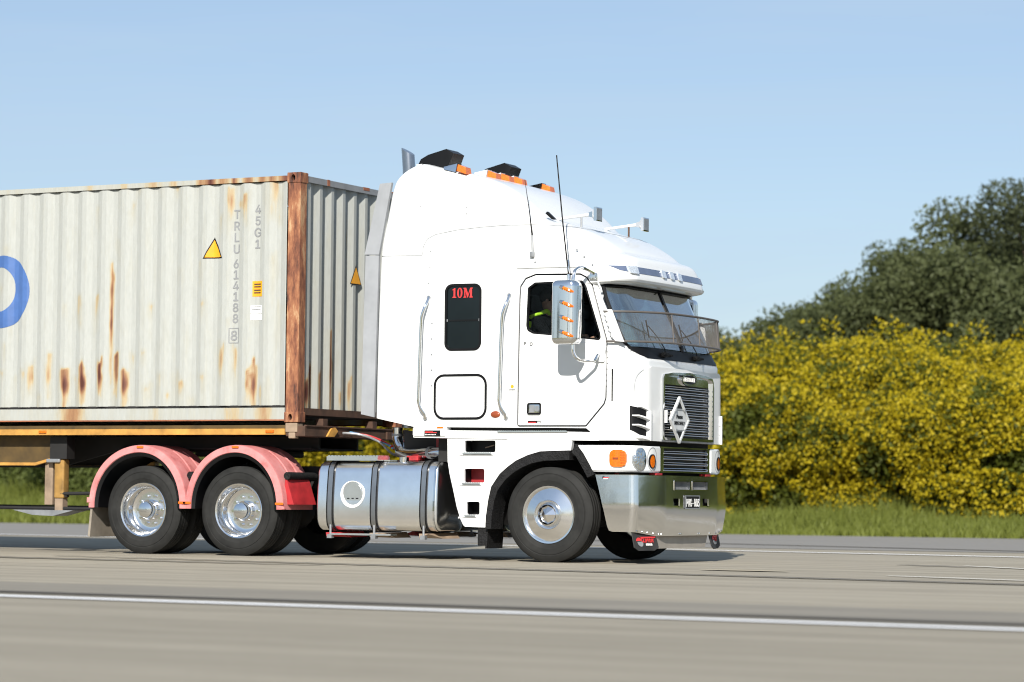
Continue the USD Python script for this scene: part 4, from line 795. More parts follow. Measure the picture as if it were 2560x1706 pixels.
# exhaust: vertical stack behind the cab and the elbow below it
ex = part('exhaust_pipe', T, tube([(-2.36, -.42, 1.50), (-2.36, -.42, 1.40), (-2.33, -.44, 1.30), (-2.22, -.5, 1.215), (-2.05, -.6, 1.20), (-1.7, -.8, 1.205), (-1.30, -.95, 1.205)], .062, 16, 40), 'chrome')
part('exhaust_clamp', ex, cat(cyl((-1.73, -.78, 1.205), (-1.69, -.80, 1.205), .072, 16), cyl((-2.36, -.42, 1.40), (-2.36, -.42, 1.43), .072, 16)), 'steel')
part('exhaust_brace', ex, tube([(-2.30, -.55, 1.20), (-1.98, -.68, 1.10), (-1.90, -.72, 1.085)], .028, 10), 'alu')
st_ = man(tube([(-2.24, -.38, 1.5), (-2.27, -.38, 4.5), (-2.30, -.38, 4.86)], .075, 20)) - mY(Polygon([(-2.6, 4.82), (-2.37, 4.77), (-2.18, 4.66), (-2.1, 5.2), (-2.6, 5.2)]), -1, 1)
sk = part('exhaust_stack', T, st_, 'stack_metal')
# roof: scoops, clearance lamps, horns, antennas
for y in (-.72, .72):
    a = [(-1.93, y-.13, 4.42), (-1.93, y+.13, 4.42), (-1.52, y-.15, 4.42), (-1.52, y+.15, 4.42), (-1.86, y-.12, 4.56), (-1.86, y+.12, 4.56), (-1.76, y-.13, 4.605), (-1.76, y+.13, 4.605), (-1.52, y-.14, 4.66), (-1.52, y+.14, 4.66), (-1.43, y-.13, 4.61), (-1.43, y+.13, 4.61), (-1.50, y-.14, 4.45), (-1.50, y+.14, 4.45)]
    part('air_scoop', T, hull(a), 'black')
for y in (-1.06, -.33, 0, .33, 1.06):
    zt = 4.385 if abs(y) < 1 else 4.375; x = -1.215
    L = part('roof_lamp', T, hull([(x+.10, y-.07, zt-.05), (x+.10, y+.07, zt-.05), (x+.09, y-.055, zt+.03), (x+.09, y+.055, zt+.03), (x+.0, y-.075, zt+.065), (x+.0, y+.075, zt+.065), (x-.01, y-.085, zt-.01), (x-.01, y+.085, zt-.01)]), 'amber')
    part('lamp_housing', L, hull([(x-.02, y-.057, zt+.077), (x-.02, y+.057, zt+.077), (x-.20, y-.04, zt+.05), (x-.20, y+.04, zt+.05), (x-.04, y-.062, zt-.02), (x-.04, y+.062, zt-.02), (x-.2, y-.05, zt+.02), (x-.2, y+.05, zt+.02)]), 'chrome' if abs(y) > 1 else 'white2')
for y in (-.66, .60):
    hx = .22
    hn = part('air_horn', T, tube([(hx-.60, y, 3.81), (hx-.10, y, 3.855), (hx, y, 3.862)], [.014, .018, .024], 10), 'white2')
    bell = loft([np.array([(x, y-w, 3.862-w), (x, y+w, 3.862-w), (x, y+w, 3.862+w), (x, y-w, 3.862+w)]) for x, w in ((hx-.02, .024), (hx+.03, .034), (hx+.065, .062), (hx+.068, .076), (hx+.10, .078), (hx+.102, .066))])
    part('horn_bell', hn, bell, 'chrome', smooth=False)
    part('horn_cavity', hn, box(hx+.1021, hx+.104, y-.066, y+.066, 3.796, 3.928), 'steel')
    part('horn_stand', hn, cyl((hx-.12, y, 3.60), (hx-.12, y, 3.85), .011, 10), 'brown' if y > 0 else 'steel')
part('roof_vent', T, hull([(-.10, -1.0, 3.79), (-.06, -1.0, 3.79), (-.14, -1.0, 3.86), (-.16, -1.0, 3.88), (-.18, -1.0, 3.86), (-.10, -.95, 3.79), (-.06, -.95, 3.79), (-.16, -.95, 3.88)]), 'black')
an = part('antenna', T, tube([(-.225, -1.215, 3.40), (-.235, -1.215, 3.62), (-.27, -1.215, 3.86), (-.33, -1.215, 4.22)], [.010, .010, .005, .003], 8), 'black')
part('antenna_base', an, cat(box(-.255, -.205, -1.235, -1.195, 3.355, 3.415, .008), cyl((-.225, -1.215, 3.41), (-.235, -1.215, 3.60), .012, 8)), 'steel')
an = part('antenna', T, tube([(.41, -1.60, 3.09), (.33, -1.60, 3.70), (.25, -1.60, 4.42)], [.009, .008, .007], 8), 'black')
part('antenna_base', an, cyl((.41, -1.60, 3.05), (.405, -1.60, 3.12), .016, 8), 'chrome')
# ---- mirrors
def mir_body(x0, x1, y0, y1, z0, z1):
    pz = rrect(z0, z1, x0, x1, .05)
    rings = []
    for y, i in ((y0, .05), (y0+.012, .02), (y0+.04, .0), (y1-.02, .0), (y1, .02)):
        q = rrect(x0+i, x1-i, z0+i, z1-i, .06); c = np.array(q.exterior.coords)[:-1]; rings.append(np.column_stack([c[:, 0], np.full(len(c), y), c[:, 1]]))
    k = min(len(r) for r in rings); return loft([r[:k] for r in rings])
for s in (-1, 1):
    # a tall chromed shell; its back, seen from the road, carries four amber lamps
    z0, z1 = 2.36, 3.055
    rings = []
    xs = [(.155, .10), (.165, .125), (.20, .145), (.32, .150), (.41, .14), (.445, .115), (.452, .09)]
    prof = [(.185, -.095), (.178, -.02), (.185, .06), (.22, .095), (.33, .10), (.43, .085), (.468, .04), (.476, -.03), (.47, -.095)]
    c0 = np.array([.325, 0]); MX = .055
    for z, k in ((z0, .70), (z0+.012, .86), (z0+.04, .97), (z0+.07, 1.0), (z1-.07, 1.0), (z1-.035, .97), (z1-.012, .86), (z1, .70)):
        pp = PchipInterpolator(np.arange(9), np.array(prof))(np.linspace(0, 8, 33)); pp = c0 + (pp - c0)*[k, (k if k < 1 else 1)]
        rings.append(np.column_stack([pp[:, 0] + MX, s*(1.60 + pp[:, 1]), np.full(33, z)]))
    mb = part('mirror', T, loft(rings), 'chrome', smooth=45)
    part('mirror_arm', mb, tube([(.455, s*1.58, 2.40), (.455, s*1.58, 2.31), (.48, s*1.56, 2.225), (.52, s*1.45, 2.185), (.58, s*1.33, 2.19), (.60, s*1.27, 2.25), (.60, s*1.20, 2.29)], .017, 10, 40), 'chrome')
    part('mirror_bracket', mb, cat(tube([(.455, s*1.58, 3.04), (.46, s*1.56, 3.15), (.47, s*1.40, 3.205), (.53, s*1.2, 3.15), (.55, s*1.15, 3.12)], .020, 10, 24), tube([(.41, s*1.6, 3.03), (.40, s*1.6, 3.20), (.38, s*1.55, 3.28)], .008, 8), box(.47, .57, s*1.17, s*1.22, 3.08, 3.16, .01)), 'chrome')
    if s < 0:
        for z in (2.95, 2.79, 2.63, 2.47):
            ang = -.40; e = []
            for u in np.linspace(0, 1, 6):
                xx = .385 + .115*u; zz = z + .115*u*math.tan(ang) + .02; r = .024*math.sin(math.pi*(.12 + .76*u))**.6
                yy = -1.60 - float(np.interp(xx - MX, [.22, .33, .43, .468], [.095, .10, .085, .04]))
                e.append((xx, yy, zz, r))
            lens = part('mirror_lamp', mb, tube([q[:3] for q in e], [q[3]*.9 for q in e], 10), 'amber')
            part('lamp_rib', lens, cat(*[cyl((q[0], q[1]-.012, q[2]+.018), (q[0]-.006, q[1]-.016, q[2]-.018), .003, 6) for q in e[1:-1]]), 'yellow_label')
            part('lamp_cap', lens, tube([(e[0][0]-.03, e[0][1], e[0][2]+.012), (e[0][0]+.01, e[0][1], e[0][2]-.004)], [.018, .026], 10), 'chrome')
# ---- stone guard in front of the windscreen
gd = holder('stone_guard', T)
gpath = [(-1.235, .66), (-1.20, .80), (-.95, 1.06), (-.62, 1.19), (0, 1.235), (.62, 1.19), (.95, 1.06), (1.20, .80), (1.235, .66)]
gpv = np.array(gpath); gt = np.linspace(0, 8, 41); GP = np.stack([PchipInterpolator(np.arange(9), gpv[:, 1])(gt), PchipInterpolator(np.arange(9), gpv[:, 0])(gt)], 1)
ZT, ZB = 2.735, 2.41
part('top_rail', gd, tube([(x, y, ZT) for x, y in GP], .012, 8), 'guard_steel')
part('bottom_rail', gd, tube([(x+.03, y, ZB) for x, y in GP], .012, 8), 'guard_steel')
for y in (-.60, .05, .62, 1.0):
    i = np.argmin(abs(GP[:, 1]-y)); x = GP[i, 0]; part('upright', gd, tube([(x, GP[i, 1], ZT), (x+.03, GP[i, 1], ZB)], .009, 8), 'guard_steel')
for s in (-1, 1):
    part('end_plate', gd, hull([(.64, s*1.235, 2.765), (.76, s*1.245, 2.755), (.90, s*1.225, 2.40), (.80, s*1.225, 2.41), (.74, s*1.222, 2.46), (.64, s*1.228, 2.765), (.76, s*1.238, 2.755), (.90, s*1.218, 2.40), (.74, s*1.215, 2.46)]), 'clear_panel' if False else 'white2')
    part('end_bolt', gd, cat(*[cyl((.655+.10*u, s*1.248, 2.74-.29*u), (.655+.10*u, s*1.22, 2.74-.29*u), .008, 8) for u in np.linspace(0, 1, 6)]), 'steel')
M['guard_mesh'] = mat('perforated_mesh', {'tc': ('geometry', {}), 'b': ('vector_math', {'math_type': 'scale', 'scale': 62.0}), 'fr': ('vector_math', {'math_type': 'fraction'}), 'sp': ('separate_xyz', {}),
    'my': ('math', {'math_type': 'greater_than', 'value2': .34}), 'mz': ('math', {'math_type': 'greater_than', 'value2': .34}), 'mm': ('math', {'math_type': 'multiply'}),
    't': ('transparent_bsdf', {}), 'p': ('principled_bsdf', {'base_color': (.22, .20, .19), 'roughness': .5}), 'mx': ('mix_closure', {})},
    [('tc.position', 'b.vector1'), ('b.vector', 'fr.vector1'), ('fr.vector', 'sp.vector'), ('sp.y', 'my.value1'), ('sp.z', 'mz.value1'), ('my.value', 'mm.value1'), ('mz.value', 'mm.value2'), ('mm.value', 'mx.fac'), ('p.BSDF', 'mx.closure1'), ('t.BSDF', 'mx.closure2')], surface='mx.closure')
wires = []
for i in range(0, 400):
    u = i/399*40; a = int(min(39, u)); f = u - a; x, y = GP[a]*(1-f) + GP[a+1]*f
    if abs(y) < 1.2: wires.append(np.array([(x-.0007, y-.0007, ZT), (x+.0007, y+.0007, ZT), (x+.031, y+.0007, ZB), (x+.029, y-.0007, ZB)]))
Vv = np.vstack(wires); Fv = np.vstack([[(4*k, 4*k+1, 4*k+2), (4*k, 4*k+2, 4*k+3)] for k in range(len(wires))])
hw = []
for z in np.arange(ZB + .012, ZT, .0125): hw.append(tube([(x + .03*(ZT-z)/(ZT-ZB), y, z) for x, y in GP[2:-2]], .0008, 3))
part('wire_mesh', gd, cat(trimesh.Trimesh(Vv, Fv, process=False), *hw), 'mesh_wire', smooth=False, kind='stuff')
# ---- wheels
def tyre_mesh(y0, y1, R, c, n=72):
    """y0 outer face, y1 inner face (either sign)"""
    d = 1 if y1 > y0 else -1; W = abs(y1-y0); f = lambda u: y0 + d*u
    pr = [(R-.215, f(.02)), (R-.185, f(.004)), (R-.155, f(.001)), (R-.150, f(-.004)), (R-.11, f(-.006)), (R-.085, f(-.003)), (R-.082, f(.003)), (R-.074, f(.003)), (R-.070, f(-.001)), (R-.05, f(.004)), (R-.022, f(.016)), (R-.006, f(.032))]
    for k in range(4):
        a = .032 + (W-.064)*(k+.5)/4; pr += [(R, f(a-.024)), (R, f(a+.014)), (R-.012, f(a+.017)), (R-.012, f(a+.022))]
    pr += [(R-.006, f(W-.032)), (R-.05, f(W-.006)), (R-.12, f(W)), (R-.235, f(W-.02))]
    return revY(pr, n, c)
def lug_ring(c, y, r, n, s, mtl_parent, size=.017):
    return cat(*[cyl((c[0]+r*math.cos(a), y, c[2]+r*math.sin(a)), (c[0]+r*math.cos(a), y + s*.035, c[2]+r*math.sin(a)), size, 8) for a in np.linspace(0, 2*np.pi, n, endpoint=False)])
for s in (-1, 1):
    c = (0.0, 0, .522); w = holder('steer_wheel', T)
    part('tyre', w, tyre_mesh(s*1.22, s*.93, .522, c), 'tyre', smooth=40)
    o = lambda u: s*(1.205 + u)
    part('rim', w, revY([(.326, o(-.002)), (.315, o(.016)), (.298, o(.014)), (.290, o(-.006)), (.235, o(.012)), (.165, o(.03)), (.155, o(.018)), (.140, o(.014)), (.132, o(.035)), (.110, o(.05)), (.105, o(.012)), (.105, o(-.10)), (.32, o(-.10))], 72, c), 'rim', smooth=35)
    cone = [np.array([(c[0] + r*math.cos(a), o(h_), c[2] + r*math.sin(a)) for a in np.linspace(0, 2*np.pi, 9)[:-1]]) for r, h_ in ((.108, .010), (.100, .030), (.012, .088), (.004, .090))]
    part('hub_cap', w, loft(cone if s > 0 else cone), 'rim', smooth=False)
for X in (-4.022, -5.356):
    for s in (-1, 1):
        c = (X, 0, .52); w = holder('drive_wheel', T)
        part('tyre', w, tyre_mesh(s*1.22, s*.945, .518, c), 'tyre', smooth=40)
        part('inner_tyre', w, tyre_mesh(s*.885, s*.61, .518, c, 48), 'tyre', smooth=40)
        o = lambda u: s*(1.205 - u)
        part('rim', w, revY([(.328, o(0)), (.316, o(-.012)), (.300, o(-.006)), (.290, o(.02)), (.280, o(.06)), (.264, o(.075)), (.255, o(.15)), (.235, o(.165)), (.205, o(.168)), (.10, o(.165)), (.10, o(.20)), (.32, o(.20))], 72, c), 'rim', smooth=35)
        hub = revY([(.001, o(.02)), (.06, o(.022)), (.092, o(.034)), (.102, o(.06)), (.104, o(.10)), (.118, o(.108)), (.122, o(.17)), (.001, o(.17))], 48, c)
        part('hub', w, hub, 'chrome', smooth=35)
        part('lug_nut', w, lug_ring(c, o(.17), .168, 10, s*1, None), 'chrome')
# ---- pink rear guards (near side) with amber lamps and dark brackets
def guard_arc(X, rx0, rx1, zc, t0, t1, r_out, r_in, y0, y1, flat):
    A = np.linspace(t0, t1, 40); rings = []
    for a in A:
        ca, sa = math.cos(a), math.sin(a); e = 1.0
        def pt(r, y):
            x = X + r*ca; z = zc + r*sa
            return (x, y, z)
        rings.append(np.array([pt(r_out, y0), pt(r_out-.004, y0-.004 if y0 < 0 else y0+.004), pt(r_in, y0-.004 if y0 < 0 else y0+.004), pt(r_in, y0 + (.012 if y0 < 0 else -.012)), pt(r_out-.014, y0 + (.014 if y0 < 0 else -.014)), pt(r_out-.014, y1), pt(r_out, y1)]))
    return loft(rings)
for i, X in enumerate((-4.022, -5.356)):
    gx0 = X - .03
    rings = []; A = np.linspace(math.pi*1.0, 0.0, 46)
    for a in A:
        ca, sa = math.cos(a), math.sin(a); ro_x = (.735 if (i == 1 and ca < 0) else .69 if ca < 0 else .665); ro_z = .745
        def q(d, y): return (gx0 + (ro_x - d)*ca, y, .54 + (ro_z - d)*max(sa, 0)**.92 + (0 if sa > 0 else 0))
        rings.append(np.array([q(0, -1.215), q(.006, -1.245), q(.085, -1.262), q(.092, -1.250), q(.016, -1.215), q(.016, -.60), q(0, -.60)]))
    lo = np.array(rings[0]); lo2 = lo.copy(); lo2[:, 2] -= .0
    g = part('wheel_guard', T, loft(rings), 'pink', smooth=30)
    part('guard_edge', g, cat(*[loft([np.array([(gx0 + sx*(.70)*1 - .05, -1.255, .60), (gx0 + sx*.70 + .05, -1.255, .60), (gx0 + sx*.70 + .05, -1.235, .60), (gx0 + sx*.70 - .05, -1.235, .60)]), np.array([(gx0 + sx*.70 - .05, -1.255, .66), (gx0 + sx*.70 + .05, -1.255, .66), (gx0 + sx*.70 + .05, -1.235, .66), (gx0 + sx*.70 - .05, -1.235, .66)])]) for sx in ((-1,) if i == 1 else ())]) if i == 1 else box(gx0+.60, gx0+.68, -1.252, -1.23, .545, .575), 'pink')
    part('guard_rib', g, cat(*[loft([np.array([(gx0 + (.668+d)*math.cos(a) , y0, .54 + (.748+d)*max(math.sin(a), 0)**.92) for d, y0 in ((0, y-.015), (.010, y), (0, y+.015))]) for a in np.linspace(1.1, .05, 16)]) for y in (-1.0, -.8)]), 'pink')
    A2 = np.linspace(math.pi*1.0, 0.0, 46); LR = []
    for a in A2:
        ca, sa = math.cos(a), math.sin(a); rx_ = (.735 if (i == 1 and ca < 0) else .69 if ca < 0 else .665)
        q2 = lambda d, y: (gx0 + (rx_ - d)*ca, y, .54 + (.745 - d)*max(sa, 0)**.92)
        LR.append(np.array([q2(.020, -1.235), q2(.088, -1.252), q2(.135, -1.235), q2(.135, -.62), q2(.020, -.62)]))
    part('guard_liner', g, loft(LR), 'black', smooth=30)
    lamp = part('guard_lamp', g, box(gx0-.04, gx0+.05, -1.268, -1.25, 1.245, 1.272, .006), 'amber')
    for sx in ((1, -1) if i == 0 else (1,)):
        x = gx0 + (.615 if sx > 0 else -.655); part('guard_lamp', g, box(x-.055, x+.055, -1.268, -1.25, .592, .622, .006), 'amber')
    part('guard_bracket', T, cyl((gx0+.66, -.40, .93), (gx0+.66, -1.17, .93), .045, 14), 'rubber_trim')
part('mud_flap', T, hull([(-6.10, -1.22, .60), (-6.07, -1.22, .60), (-6.10, -.65, .60), (-6.07, -.65, .60), (-6.14, -1.22, .20), (-6.11, -1.22, .19), (-6.14, -.65, .20), (-6.11, -.65, .19)]), 'beige_flap')
part('guard_panel', T, hull([(-3.42, -1.16, .95), (-3.40, -.70, .95), (-3.30, -1.16, .60), (-3.28, -.70, .60), (-3.44, -1.16, .60), (-3.40, -.70, .60)]), 'red')
# ---------------------------------------------------------------- driver
def person_body(joints, bones, refine=.02, it=6):
    """one continuous surface: hulls of joint spheres, joined and smoothed"""
    parts_ = []
    for a, b in bones:
        sp = []
        for j in (a, b):
            p, r = joints[j]; t = trimesh.creation.icosphere(2, radius=r); sp.append(t.vertices + np.array(p))
        parts_.append(man(trimesh.convex.convex_hull(np.vstack(sp))))
    m = parts_[0]
    for q in parts_[1:]: m = m + q
    t = tm(m.refine_to_length(refine)); t.merge_vertices(); trimesh.smoothing.filter_taubin(t, iterations=it); return t
DR = thing('person', 'person driving the truck in a black and hi-vis yellow shirt, seen through the side window', 'person', (-.25, -.62, 2.16))
BASE[str(DR.GetPath())] = np.array([-.25 + .075, -.62, 2.16])
y = -.64
J = {'pelvis': ((-.30, y, 2.24), .14), 'waist': ((-.30, y, 2.40), .13), 'chest': ((-.29, y, 2.60), .145), 'neckb': ((-.27, y, 2.74), .06), 'neck': ((-.245, y, 2.80), .055),
     'shl': ((-.28, y+.19, 2.67), .065), 'shr': ((-.28, y-.19, 2.67), .065), 'ell': ((-.06, y+.25, 2.44), .048), 'elr': ((-.06, y-.24, 2.44), .048), 'wrl': ((.18, y+.14, 2.46), .032), 'wrr': ((.18, y-.14, 2.46), .032),
     'hipl': ((-.26, y+.10, 2.22), .10), 'hipr': ((-.26, y-.10, 2.22), .10), 'knl': ((.20, y+.13, 2.20), .065), 'knr': ((.20, y-.13, 2.20), .065), 'anl': ((.32, y+.12, 1.76), .045), 'anr': ((.32, y-.12, 1.76), .045), 'tol': ((.46, y+.12, 1.68), .04), 'tor': ((.46, y-.12, 1.68), .04)}
bd_ = part('body', DR, person_body(J, [('pelvis', 'waist'), ('waist', 'chest'), ('chest', 'neckb'), ('neckb', 'neck'), ('chest', 'shl'), ('chest', 'shr'), ('shl', 'ell'), ('shr', 'elr'), ('ell', 'wrl'), ('elr', 'wrr'), ('pelvis', 'hipl'), ('pelvis', 'hipr'), ('hipl', 'knl'), ('hipr', 'knr'), ('knl', 'anl'), ('knr', 'anr'), ('anl', 'tol'), ('anr', 'tor')]), 'shirt', smooth=60)
H = np.array([-.205, y, 2.915])
hj = {'c': (H + [-.015, 0, .035], .088), 'b': (H + [-.03, 0, .02], .085), 'f': (H + [.045, 0, .02], .068), 'ch': (H + [.075, 0, -.085], .026), 'jw': (H + [.02, 0, -.07], .05), 'n1': (H + [.112, 0, -.005], .010), 'n2': (H + [.118, 0, -.028], .014), 'br': (H + [.095, 0, .03], .02), 'nk': (H + [-.03, 0, -.11], .055), 'nk2': (H + [-.045, 0, -.16], .056),
      'e1': (H + [-.005, -.085, .0], .016), 'e2': (H + [-.015, -.092, -.03], .012), 'e3': (H + [-.005, .085, .0], .016), 'e4': (H + [-.015, .092, -.03], .012), 'm1': (H + [.092, -.018, -.052], .008), 'm2': (H + [.092, .018, -.052], .008)}
hd = part('head', DR, person_body(hj, [('c', 'b'), ('c', 'f'), ('f', 'jw'), ('jw', 'ch'), ('f', 'ch'), ('f', 'br'), ('br', 'n1'), ('n1', 'n2'), ('jw', 'nk'), ('b', 'nk'), ('nk', 'nk2'), ('e1', 'e2'), ('e3', 'e4'), ('m1', 'm2'), ('b', 'jw')], .012, 4), 'skin', smooth=60)
hr = tm(man(trimesh.Trimesh(*(lambda t: (t.vertices*[.115, .098, .105] + H + [-.028, 0, .048], t.faces))(trimesh.creation.icosphere(3)))) - mX(Polygon([(-2, 2), (2, 2), (2, H[2]-.01), (-2, H[2]-.01)]), H[0]-.01, 2) - mX(Polygon([(-2, H[2]+.06), (2, H[2]+.06), (2, 0), (-2, 0)]), H[0]+.04, 2) - mX(Polygon([(-2, 2), (2, 2), (2, H[2]-.045), (-2, H[2]-.045)]), -3, 2))
part('hair', hd, hr, 'hair', smooth=40)
for s in (-1, 1): part('eye', hd, trimesh.Trimesh(*(lambda t: (t.vertices*.012 + H + [.092, s*.032, .012], t.faces))(trimesh.creation.icosphere(2))), 'sticker_white')
yk = [tube([(-.41, y+s*.17, 2.52), (-.42, y+s*.17, 2.64), (-.395, y+s*.18, 2.705), (-.33, y+s*.19, 2.735), (-.27, y+s*.13, 2.765), (-.22, y+s*.08, 2.79), (-.19, y+s*.06, 2.75)], [.012, .028, .030, .022, .022, .028, .015], 10, 30) for s in (-1, 1)] + [tube([(-.36, y+s*.225, 2.66), (-.34, y+s*.25, 2.60)], [.028, .012], 10) for s in (-1, 1)]
part('hi_vis_yoke', DR, cat(*yk), 'hivis')
for s in (-1, 1):
    w0 = np.array([.18, y+s*.14, 2.46]); pl_ = w0 + [.085, s*.02, .025]
    jj = {'w': (w0, .030), 'p': (pl_, .036)}; bb = [('w', 'p')]
    for k in range(4):
        a = pl_ + [.02, s*(.03 - .02*k), .018]; L_ = (.036, .042, .040, .032)[k]
        jj[f'a{k}'] = (a, .0095); jj[f'b{k}'] = (a + [L_, 0, .006], .009); jj[f'c{k}'] = (a + [L_+.012, 0, -.026], .0085); jj[f'd{k}'] = (a + [L_-.012, 0, -.044], .008)
        bb += [('p', f'a{k}'), (f'a{k}', f'b{k}'), (f'b{k}', f'c{k}'), (f'c{k}', f'd{k}')]
    jj['t1'] = (pl_ + [-.01, -s*.036, .01], .011); jj['t2'] = (pl_ + [.03, -s*.052, .012], .0095); jj['t3'] = (pl_ + [.055, -s*.046, -.004], .009); bb += [('p', 't1'), ('t1', 't2'), ('t2', 't3')]
    part('hand', DR, person_body(jj, bb, .006, 3), 'skin', smooth=60)

# ---------------------------------------------------------------- shipping container
CX0, CX1, CZ0, CZ1, CW = -15.42, -3.228, 1.545, 4.437, 1.219
def cont_mat(name, base, k=1.0):
    return mat(name, {'a': ('attribute', {'attribute': 'rust'}), 'g': ('geometry', {}), 'm': ('mapping', {'scale': (9.0, 9.0, 1.4)}), 'n': ('noise_texture', {'scale': 1.6, 'detail': 7.0, 'roughness': 0.7}),
        'm2': ('mapping', {'scale': (14.0, 14.0, 3.0)}), 'n2': ('noise_texture', {'scale': 2.5, 'detail': 5.0, 'roughness': 0.65}),
        'c': ('math', {'math_type': 'multiply_add', 'value2': 0.55, 'value3': -0.275}), 's': ('math', {'math_type': 'add'}), 'r': ('rgb_ramp', {'ramp': [(0.0, base), (0.22, tuple(np.array(base)*[.98, .94, .86])), (0.36, (0.36, 0.29, 0.18)), (0.56, (0.27, 0.15, 0.075)), (0.76, (0.14, 0.058, 0.036)), (1.0, (0.07, 0.022, 0.015))]}),
        'tone': ('map_range', {'from_min': .3, 'from_max': .7, 'to_min': .93, 'to_max': 1.05}), 'h': ('hsv', {}), 'p': ('principled_bsdf', {'roughness': 0.6, 'specular_ior_level': .3})},
        [('g.position', 'm.vector'), ('m.vector', 'n.vector'), ('g.position', 'm2.vector'), ('m2.vector', 'n2.vector'), ('n.fac', 'c.value1'), ('a.fac', 's.value1'), ('c.value', 's.value2'), ('s.value', 'r.fac'), ('r.color', 'h.color'), ('n2.fac', 'tone.value'), ('tone.result', 'h.value'), ('h.color', 'p.base_color')])
M['cont'] = cont_mat('container_paint', (0.335, 0.345, 0.325)); M['cont_rust'] = plain('rust', (0.27, 0.095, 0.045), .85, noise=.35, scale=7)
M['post'] = mat('rusty_post_paint', {'g': ('geometry', {}), 'm': ('mapping', {'scale': (5, 5, 1.3)}), 'n': ('noise_texture', {'scale': 1.5, 'detail': 8.0, 'roughness': .72}),
    'r': ('rgb_ramp', {'ramp': [(0.36, (0.060, 0.024, 0.015)), (0.45, (0.17, 0.060, 0.030)), (0.54, (0.29, 0.120, 0.055)), (0.63, (0.43, 0.27, 0.145))]}), 'b': ('bump', {'strength': .4, 'distance': .01}), 'p': ('principled_bsdf', {'roughness': .8})},
    [('g.position', 'm.vector'), ('m.vector', 'n.vector'), ('n.fac', 'r.fac'), ('r.color', 'p.base_color'), ('n.fac', 'b.height'), ('b.normal', 'p.normal')])
CON = thing('shipping_container', 'weathered pale grey corrugated shipping container with rust stains on the trailer', 'container', (-9.3, 0, CZ0))
def rust_prim(name, parent, t, m, vals, label=None):
    path = numbered(str(parent.GetPath()) + '/' + name); v = np.array(t.vertices) - base_of(path)
    ms = usdkit.mesh(stage, path, (v, t.faces), M[m], smooth=False)
    UsdGeom.PrimvarsAPI(ms).CreatePrimvar('rust', Sdf.ValueTypeNames.FloatArray, 'vertex').Set(Vt.FloatArray.FromNumpy(np.asarray(vals, np.float32)))
    return tag(ms.GetPrim(), label)
def corr_profile(u, pitch, depth, f0=.22, f1=.22):
    """trapezoid wave, 0 at the outer flats and depth at the inner flats"""
    p = (u/pitch) % 1.0; s = (1 - f0 - f1)/2
    return depth*np.where(p < f0, 0, np.where(p < f0+s, (p-f0)/s, np.where(p < f0+s+f1, 1, 1 - (p-f0-s-f1)/s)))
def corr_cols(a, b, pitch, f0=.22, f1=.22):
    s = (1-f0-f1)/2; u = []; k = math.floor(a/pitch)
    while k*pitch < b:
        for q in (0, f0/2, f0, f0+s/2, f0+s, f0+s+f1/2, f0+s+f1, f0+s+f1+s/2): u.append((k+q)*pitch)
        k += 1
    u = np.array([a] + [x for x in u if a+1e-4 < x < b-1e-4] + [b]); return u
WZ0, WZ1 = 1.742, 4.335
PITCH, DEP = .2885, .031; PH = .0365
# rust marks (x, z of the mark's top, half width, length of run, strength), read from the photograph
SIDE_RUST = [(-5.87, 3.38, .030, 1.35, .62), (-5.79, 2.33, .05, .42, .75), (-5.66, 2.20, .05, .45, .72), (-6.53, 2.18, .06, .40, .85), (-6.27, 2.20, .055, .38, .85), (-6.02, 2.26, .05, .34, .75), (-6.78, 2.30, .05, .40, .55), (-7.05, 2.25, .05, .3, .6),
             (-6.33, 3.02, .045, .30, .40), (-6.09, 3.02, .045, .26, .42), (-5.31, 2.93, .035, .06, .40), (-5.60, 4.05, .03, .08, .35), (-4.61, 3.42, .03, .22, .32), (-4.30, 2.42, .05, .35, .46), (-4.12, 2.42, .05, .40, .40), (-3.86, 2.20, .05, .50, .62), (-3.92, 2.10, .035, .30, .7),
             (-4.20, 4.32, .06, .45, .55), (-4.06, 4.12, .035, .1, .6), (-3.99, 4.25, .05, .35, .42), (-3.60, 4.34, .10, .40, .42), (-4.85, 2.0, .04, .08, .36), (-5.35, 1.95, .03, .06, .35), (-5.40, 2.38, .03, .06, .38), (-5.05, 1.87, .03, .05, .35), (-6.55, 2.95, .03, .05, .3), (-4.95, 4.33, .04, .06, .38), (-5.5, 4.34, .04, .05, .35), (-3.52, 2.9, .05, .5, .22), (-3.6, 3.5, .05, .6, .2)]
rr = np.random.default_rng(2)
for k in range(34): SIDE_RUST.append((-rr.uniform(3.5, 7.6), rr.uniform(1.8, 2.4) if k % 3 else rr.uniform(2.4, 4.2), rr.uniform(.02, .05), rr.uniform(.05, .25), rr.uniform(.18, .36)))
for k in range(40): SIDE_RUST.append((-rr.uniform(7.6, 15.2), rr.uniform(1.8, 2.5), rr.uniform(.02, .06), rr.uniform(.1, .4), rr.uniform(.3, .75)))
